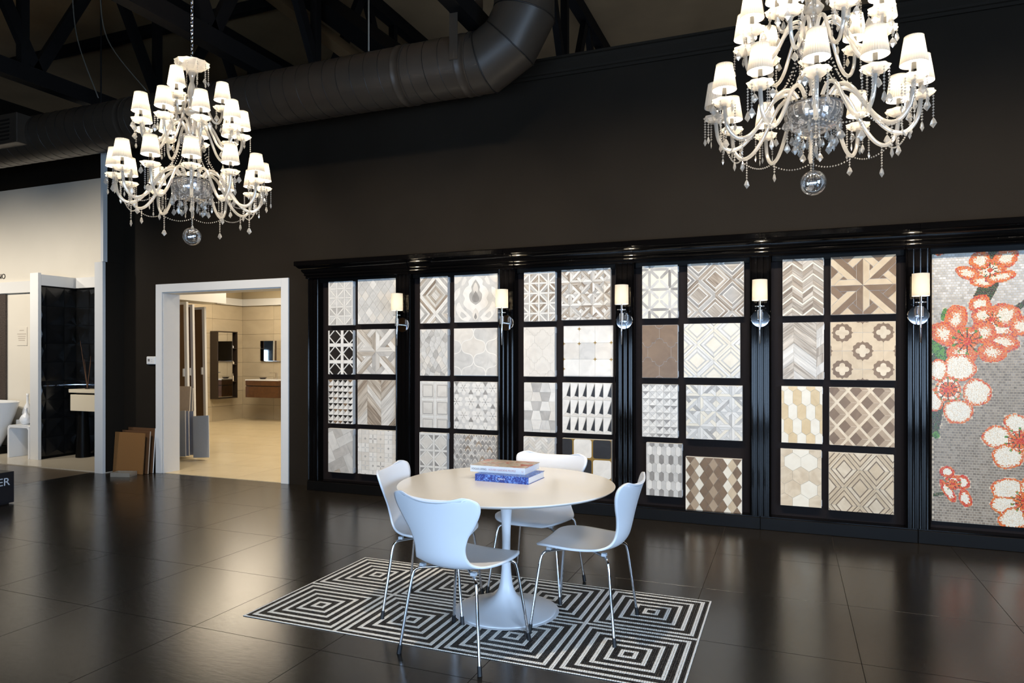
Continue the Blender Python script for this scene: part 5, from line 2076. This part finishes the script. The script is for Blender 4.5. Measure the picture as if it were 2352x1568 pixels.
b1 = book((-1.695, 3.665, ZT + 0.0003), 0.335, 0.25, 0.040, radians(-2), 'thick blue patterned book at the bottom of the stack', ('cover_blue', 'cover_blue'), 'cover_blue')
b2 = book((-1.752, 3.722, ZT + 0.0408), 0.345, 0.255, 0.038, radians(0), 'white-spined book with pictorial cover on top of the blue book', ('cover_photo', 'cover_white'), 'cover_white')
text('VERSACE', 0.0115, 'cover_white', b1, (0.168, -0.0005, 0.016), (radians(90), 0, 0), name='spine_lettering', extrude=0.0004, align='CENTER')
text('VOGUE LIVING', 0.0165, 'letter_grey', b2, (0.008, -0.0005, 0.013), (radians(90), 0, 0), name='spine_lettering', extrude=0.0004, sx=0.86)
text('HOUSES GARDENS PEOPLE', 0.0165, 'letter_pink', b2, (0.117, -0.0005, 0.013), (radians(90), 0, 0), name='spine_lettering', extrude=0.0004, sx=0.86)
text('U', 0.0145, 'letter_pink', b2, (0.325, -0.0005, 0.013), (radians(90), 0, 0), name='publisher_mark', extrude=0.0004)

# ================================================================== CHANDELIERS
def drop_geo(nb, drop, br_=0.0070):
    """bead strand of nb beads ending in a kite-shaped crystal; hangs from z = 0"""
    g_ = G()
    z = -0.004
    for k in range(nb):
        z -= br_
        g_.octa((0, 0, z), br_ * .95, br_)
        z -= br_ * 1.05
    if drop:
        l, r = drop
        n = 6
        v = [(0, 0, z)]
        for q in range(n):
            a = 2 * pi * q / n
            v.append((r * .55 * cos(a), r * .3 * sin(a), z - l * .25))
        for q in range(n):
            a = 2 * pi * q / n
            v.append((r * cos(a), r * .45 * sin(a), z - l * .62))
        v.append((0, 0, z - l))
        f = []
        for q in range(n):
            q2 = (q + 1) % n
            f += [(0, 1 + q, 1 + q2), (1 + q, 1 + n + q, 1 + n + q2, 1 + q2), (1 + n + q, 2 * n + 1, 1 + n + q2)]
        g_.add(v, f)
    return g_


PEND = [drop_geo(7, (.045, .009)).mesh('pendant', 'crystal'), drop_geo(1, (.052, .019)).mesh('pendant', 'crystal'), drop_geo(4, (.056, .020)).mesh('pendant', 'crystal'), drop_geo(10, (.040, .008)).mesh('pendant', 'crystal'), drop_geo(8, (.056, .019)).mesh('pendant', 'crystal')]


def shade_geo():
    n = 72
    v, f = [], []
    for j, (r, z) in enumerate(((0.0605, 0.0), (0.0605, 0.006), (0.042, 0.126), (0.042, 0.132))):
        for k in range(n):
            a = 2 * pi * k / n
            rr = r + (0.0012 if k % 2 else -0.0012) if j in (1, 2) else r + 0.001
            v.append((rr * cos(a), rr * sin(a), z))
    for j in range(3):
        for k in range(n):
            k2 = (k + 1) % n
            f.append((j * n + k, j * n + k2, (j + 1) * n + k2, (j + 1) * n + k))
    return G().add(v, f)


SHADE = shade_geo().mesh('lampshade', 'shade_cloth')
BOB = G().lathe([(0.0, 0.004), (0.018, 0.0), (0.036, 0.006), (0.056, 0.022), (0.064, 0.034), (0.060, 0.035), (0.040, 0.016), (0.018, 0.010), (0, 0.012)], 32, wave=0.07, waven=8).mesh('bobeche', 'bobeche_glass')
SLEEVE = G().lathe([(0, 0), (0.013, 0), (0.012, 0.004), (0.0115, 0.085), (0, 0.085)], 14).mesh('candle_sleeve', 'chrome', True, 40)
BULB = G().lathe([(0, 0), (0.008, 0.002), (0.013, 0.016), (0.009, 0.032), (0, 0.042)], 12).mesh('bulb', 'bulb_lit', True)
BULB0 = G().lathe([(0, 0), (0.008, 0.002), (0.015, 0.02), (0.010, 0.042), (0, 0.056)], 12).mesh('bulb', 'bulb_off', True)
TIERS = [
    (12, [(.055, .37), (.085, .44), (.135, .485), (.20, .455), (.26, .365), (.32, .275), (.38, .225), (.44, .225), (.485, .285), (.50, .385)], .50, .378, .0105),
    (9, [(.03, .74), (.05, .81), (.085, .85), (.135, .825), (.18, .745), (.22, .67), (.265, .63), (.31, .635), (.342, .69), (.35, .765)], .35, .758, .0095),
    (3, [(.025, .93), (.04, 1.0), (.06, 1.03), (.09, 1.01), (.12, .93), (.15, .875), (.18, .87), (.203, .91), (.21, .965)], .21, .958, .009),
]
ARMS = []
for n_, path, r_, zb, tr_ in TIERS:
    ARMS.append(G().tube([(x, 0, z) for x, z in catmull(path, 4)], tr_, 10).mesh('arm', 'arm_glass', True, 60))
LINK = G().tube([(0.009 * cos(2 * pi * k / 14), 0, 0.017 * sin(2 * pi * k / 14)) for k in range(15)], 0.0022, 6, caps=False).mesh('chain_link', 'chrome', True)
GLOBE = G().lathe([(0.066 * sin(pi * k / 20), -0.066 * cos(pi * k / 20)) for k in range(21)], 40)
GLOBE.v = GLOBE.v
BOWL = G().lathe([(0.02, .265), (.09, .275), (.128, .305), (.143, .345), (.146, .385), (.142, .405), (.138, .405), (.139, .385), (.135, .345), (.12, .31), (.085, .283), (.02, .273)], 48, close=True)


def strand(p0, p1, sag, n):
    g_ = G()
    for k in range(n + 1):
        t_ = k / n
        g_.octa((p0[0] + (p1[0] - p0[0]) * t_, p0[1] + (p1[1] - p0[1]) * t_, p0[2] + (p1[2] - p0[2]) * t_ - sag * 4 * t_ * (1 - t_)), .0056, .0056)
    return g_


def chandelier(loc, offs, off_arm, label, ztop, watt):
    c = thing('chandelier', loc, label, 'chandelier', 'crystal chandeliers with white shades')
    put('glass_ball', GLOBE.mesh('glass_ball', 'ball_glass', True), c)
    g_ = G()
    z = .075
    while z < .27:
        g_.octa((0, 0, z), .006, .007)
        z += .0145
    g_.obj('ball_strand', 'crystal', c)
    put('lower_bowl', BOWL.mesh('lower_bowl', 'bowl_glass', True), c)
    G().lathe([(.139, .406), (.147, .406), (.147, .416), (.139, .416)], 48, close=True).obj('bowl_rim', 'chrome', c, smooth=True, sharp=40)
    G().lathe([(0, .27), (.03, .275), (.035, .30), (.018, .33), (.018, .36), (.05, .38), (.055, .40), (.02, .43), (.016, .50), (.028, .56), (.030, .60), (.016, .66), (0, .665)], 24).obj('stem', 'arm_glass', c, smooth=True)
    G().lathe([(0, .655), (.05, .66), (.078, .69), (.084, .73), (.078, .745), (.03, .75), (.02, .78), (.03, .83), (.032, .87), (.018, .90), (0, .905)], 32).obj('middle_bowl', 'bowl_glass', c, smooth=True)
    G().lathe([(0, .90), (.04, .905), (.055, .93), (.03, .96), (.016, .99), (.024, 1.03), (.032, 1.07), (.026, 1.11), (.014, 1.15), (.02, 1.19), (.03, 1.22), (.016, 1.24), (0, 1.245)], 28).obj('upper_stem', 'arm_glass', c, smooth=True)
    G().lathe([(0, 1.235), (.04, 1.238), (.085, 1.255), (.118, 1.285), (.122, 1.292), (.117, 1.293), (.08, 1.268), (.04, 1.25), (0, 1.248)], 36, wave=.045, waven=12).obj('crown_dish', 'bobeche_glass', c)
    zl, k = 1.268, 0
    while zl + loc[2] < ztop:
        put('chain_link', LINK, c, (0, 0, zl), (0, 0, radians(90) * (k % 2)))
        zl += .0285
        k += 1
    for q in range(10):
        a = 2 * pi * q / 10 + .2
        put('crown_pendant', PEND[(3, 0, 2)[q % 3]], c, (.112 * cos(a), .112 * sin(a), 1.282), (0, 0, a))
    for q in range(18):
        a = 2 * pi * q / 18
        put('bowl_pendant', PEND[(2, 4, 0)[q % 3]], c, (.137 * cos(a), .137 * sin(a), .405 if q % 2 else .33), (0, 0, a))
    for q in range(14):
        a = 2 * pi * q / 14 + .1
        put('bowl_pendant', PEND[(1, 2)[q % 2]], c, (.09 * cos(a), .09 * sin(a), .272), (0, 0, a))
    for ti, (n_, path, r_, zb, tr_) in enumerate(TIERS):
        for q in range(n_):
            a = 2 * pi * q / n_ + offs[ti]
            off = ti == 0 and q == off_arm
            arm = put('arm', ARMS[ti], c, (0, 0, 0), (0, 0, a))
            put('bobeche', BOB, arm, (r_, 0, zb))
            put('candle_sleeve', SLEEVE, arm, (r_, 0, zb + .013))
            put('lampshade', SHADE, arm, (r_, 0, zb + .088))
            put('bulb', BULB0 if off else BULB, arm, (r_, 0, zb + .0985))
            if not off:
                l = light('lamp_light', 'POINT', (r_, 0, zb + .088 + .072), watt, (1.0, 0.83, 0.60), shadow_soft_size=.012)
                l.parent = arm
            RP = random.Random(ti * 100 + q)
            for m_ in range(6 if ti == 0 else 5):
                b_ = m_ * 2 * pi / (6 if ti == 0 else 5) + RP.uniform(-.3, .3)
                put('pendant', PEND[RP.choice([0, 1, 3, 4] if ti == 0 else [0, 1, 2])], arm, (r_ + .058 * cos(b_), .058 * sin(b_), zb + .024), (0, 0, b_ + RP.uniform(-1, 1)))
            # pendant at the lowest point of the arm
            lo = min(path, key=lambda t_: t_[1])
            put('pendant', PEND[(2, 4)[q % 2] if ti == 0 else 1], arm, (lo[0] + .02, 0, lo[1] - tr_ + .003), (0, 0, RP.uniform(0, 3)))
    # bead swags from the middle bowl to the lower arms and between the lower arms
    n1 = TIERS[0][0]
    sw = strand((.075, 0, .70), (.20, .0, .47), .05, 16).mesh('bead_swag', 'crystal')
    a0 = 2 * pi / n1
    sw2 = strand((.44, 0, .215), (.44 * cos(a0), .44 * sin(a0), .215), .035, 15).mesh('bead_swag', 'crystal')
    for q in range(n1):
        a = 2 * pi * q / n1 + offs[0]
        put('bead_swag', sw, c, rot=(0, 0, a))
        if True:
            put('bead_swag', sw2, c, rot=(0, 0, a))
    return c


chandelier((-4.138, 3.925, 2.337), (radians(16), radians(6), radians(48)), None, 'left crystal chandelier, hanging whole on its chain', 6.3, 9.0)
chandelier((0.118, 4.031, 2.369), (radians(0), radians(11), radians(30)), 6, 'right crystal chandelier, cut off by the top edge', 6.3, 9.0)
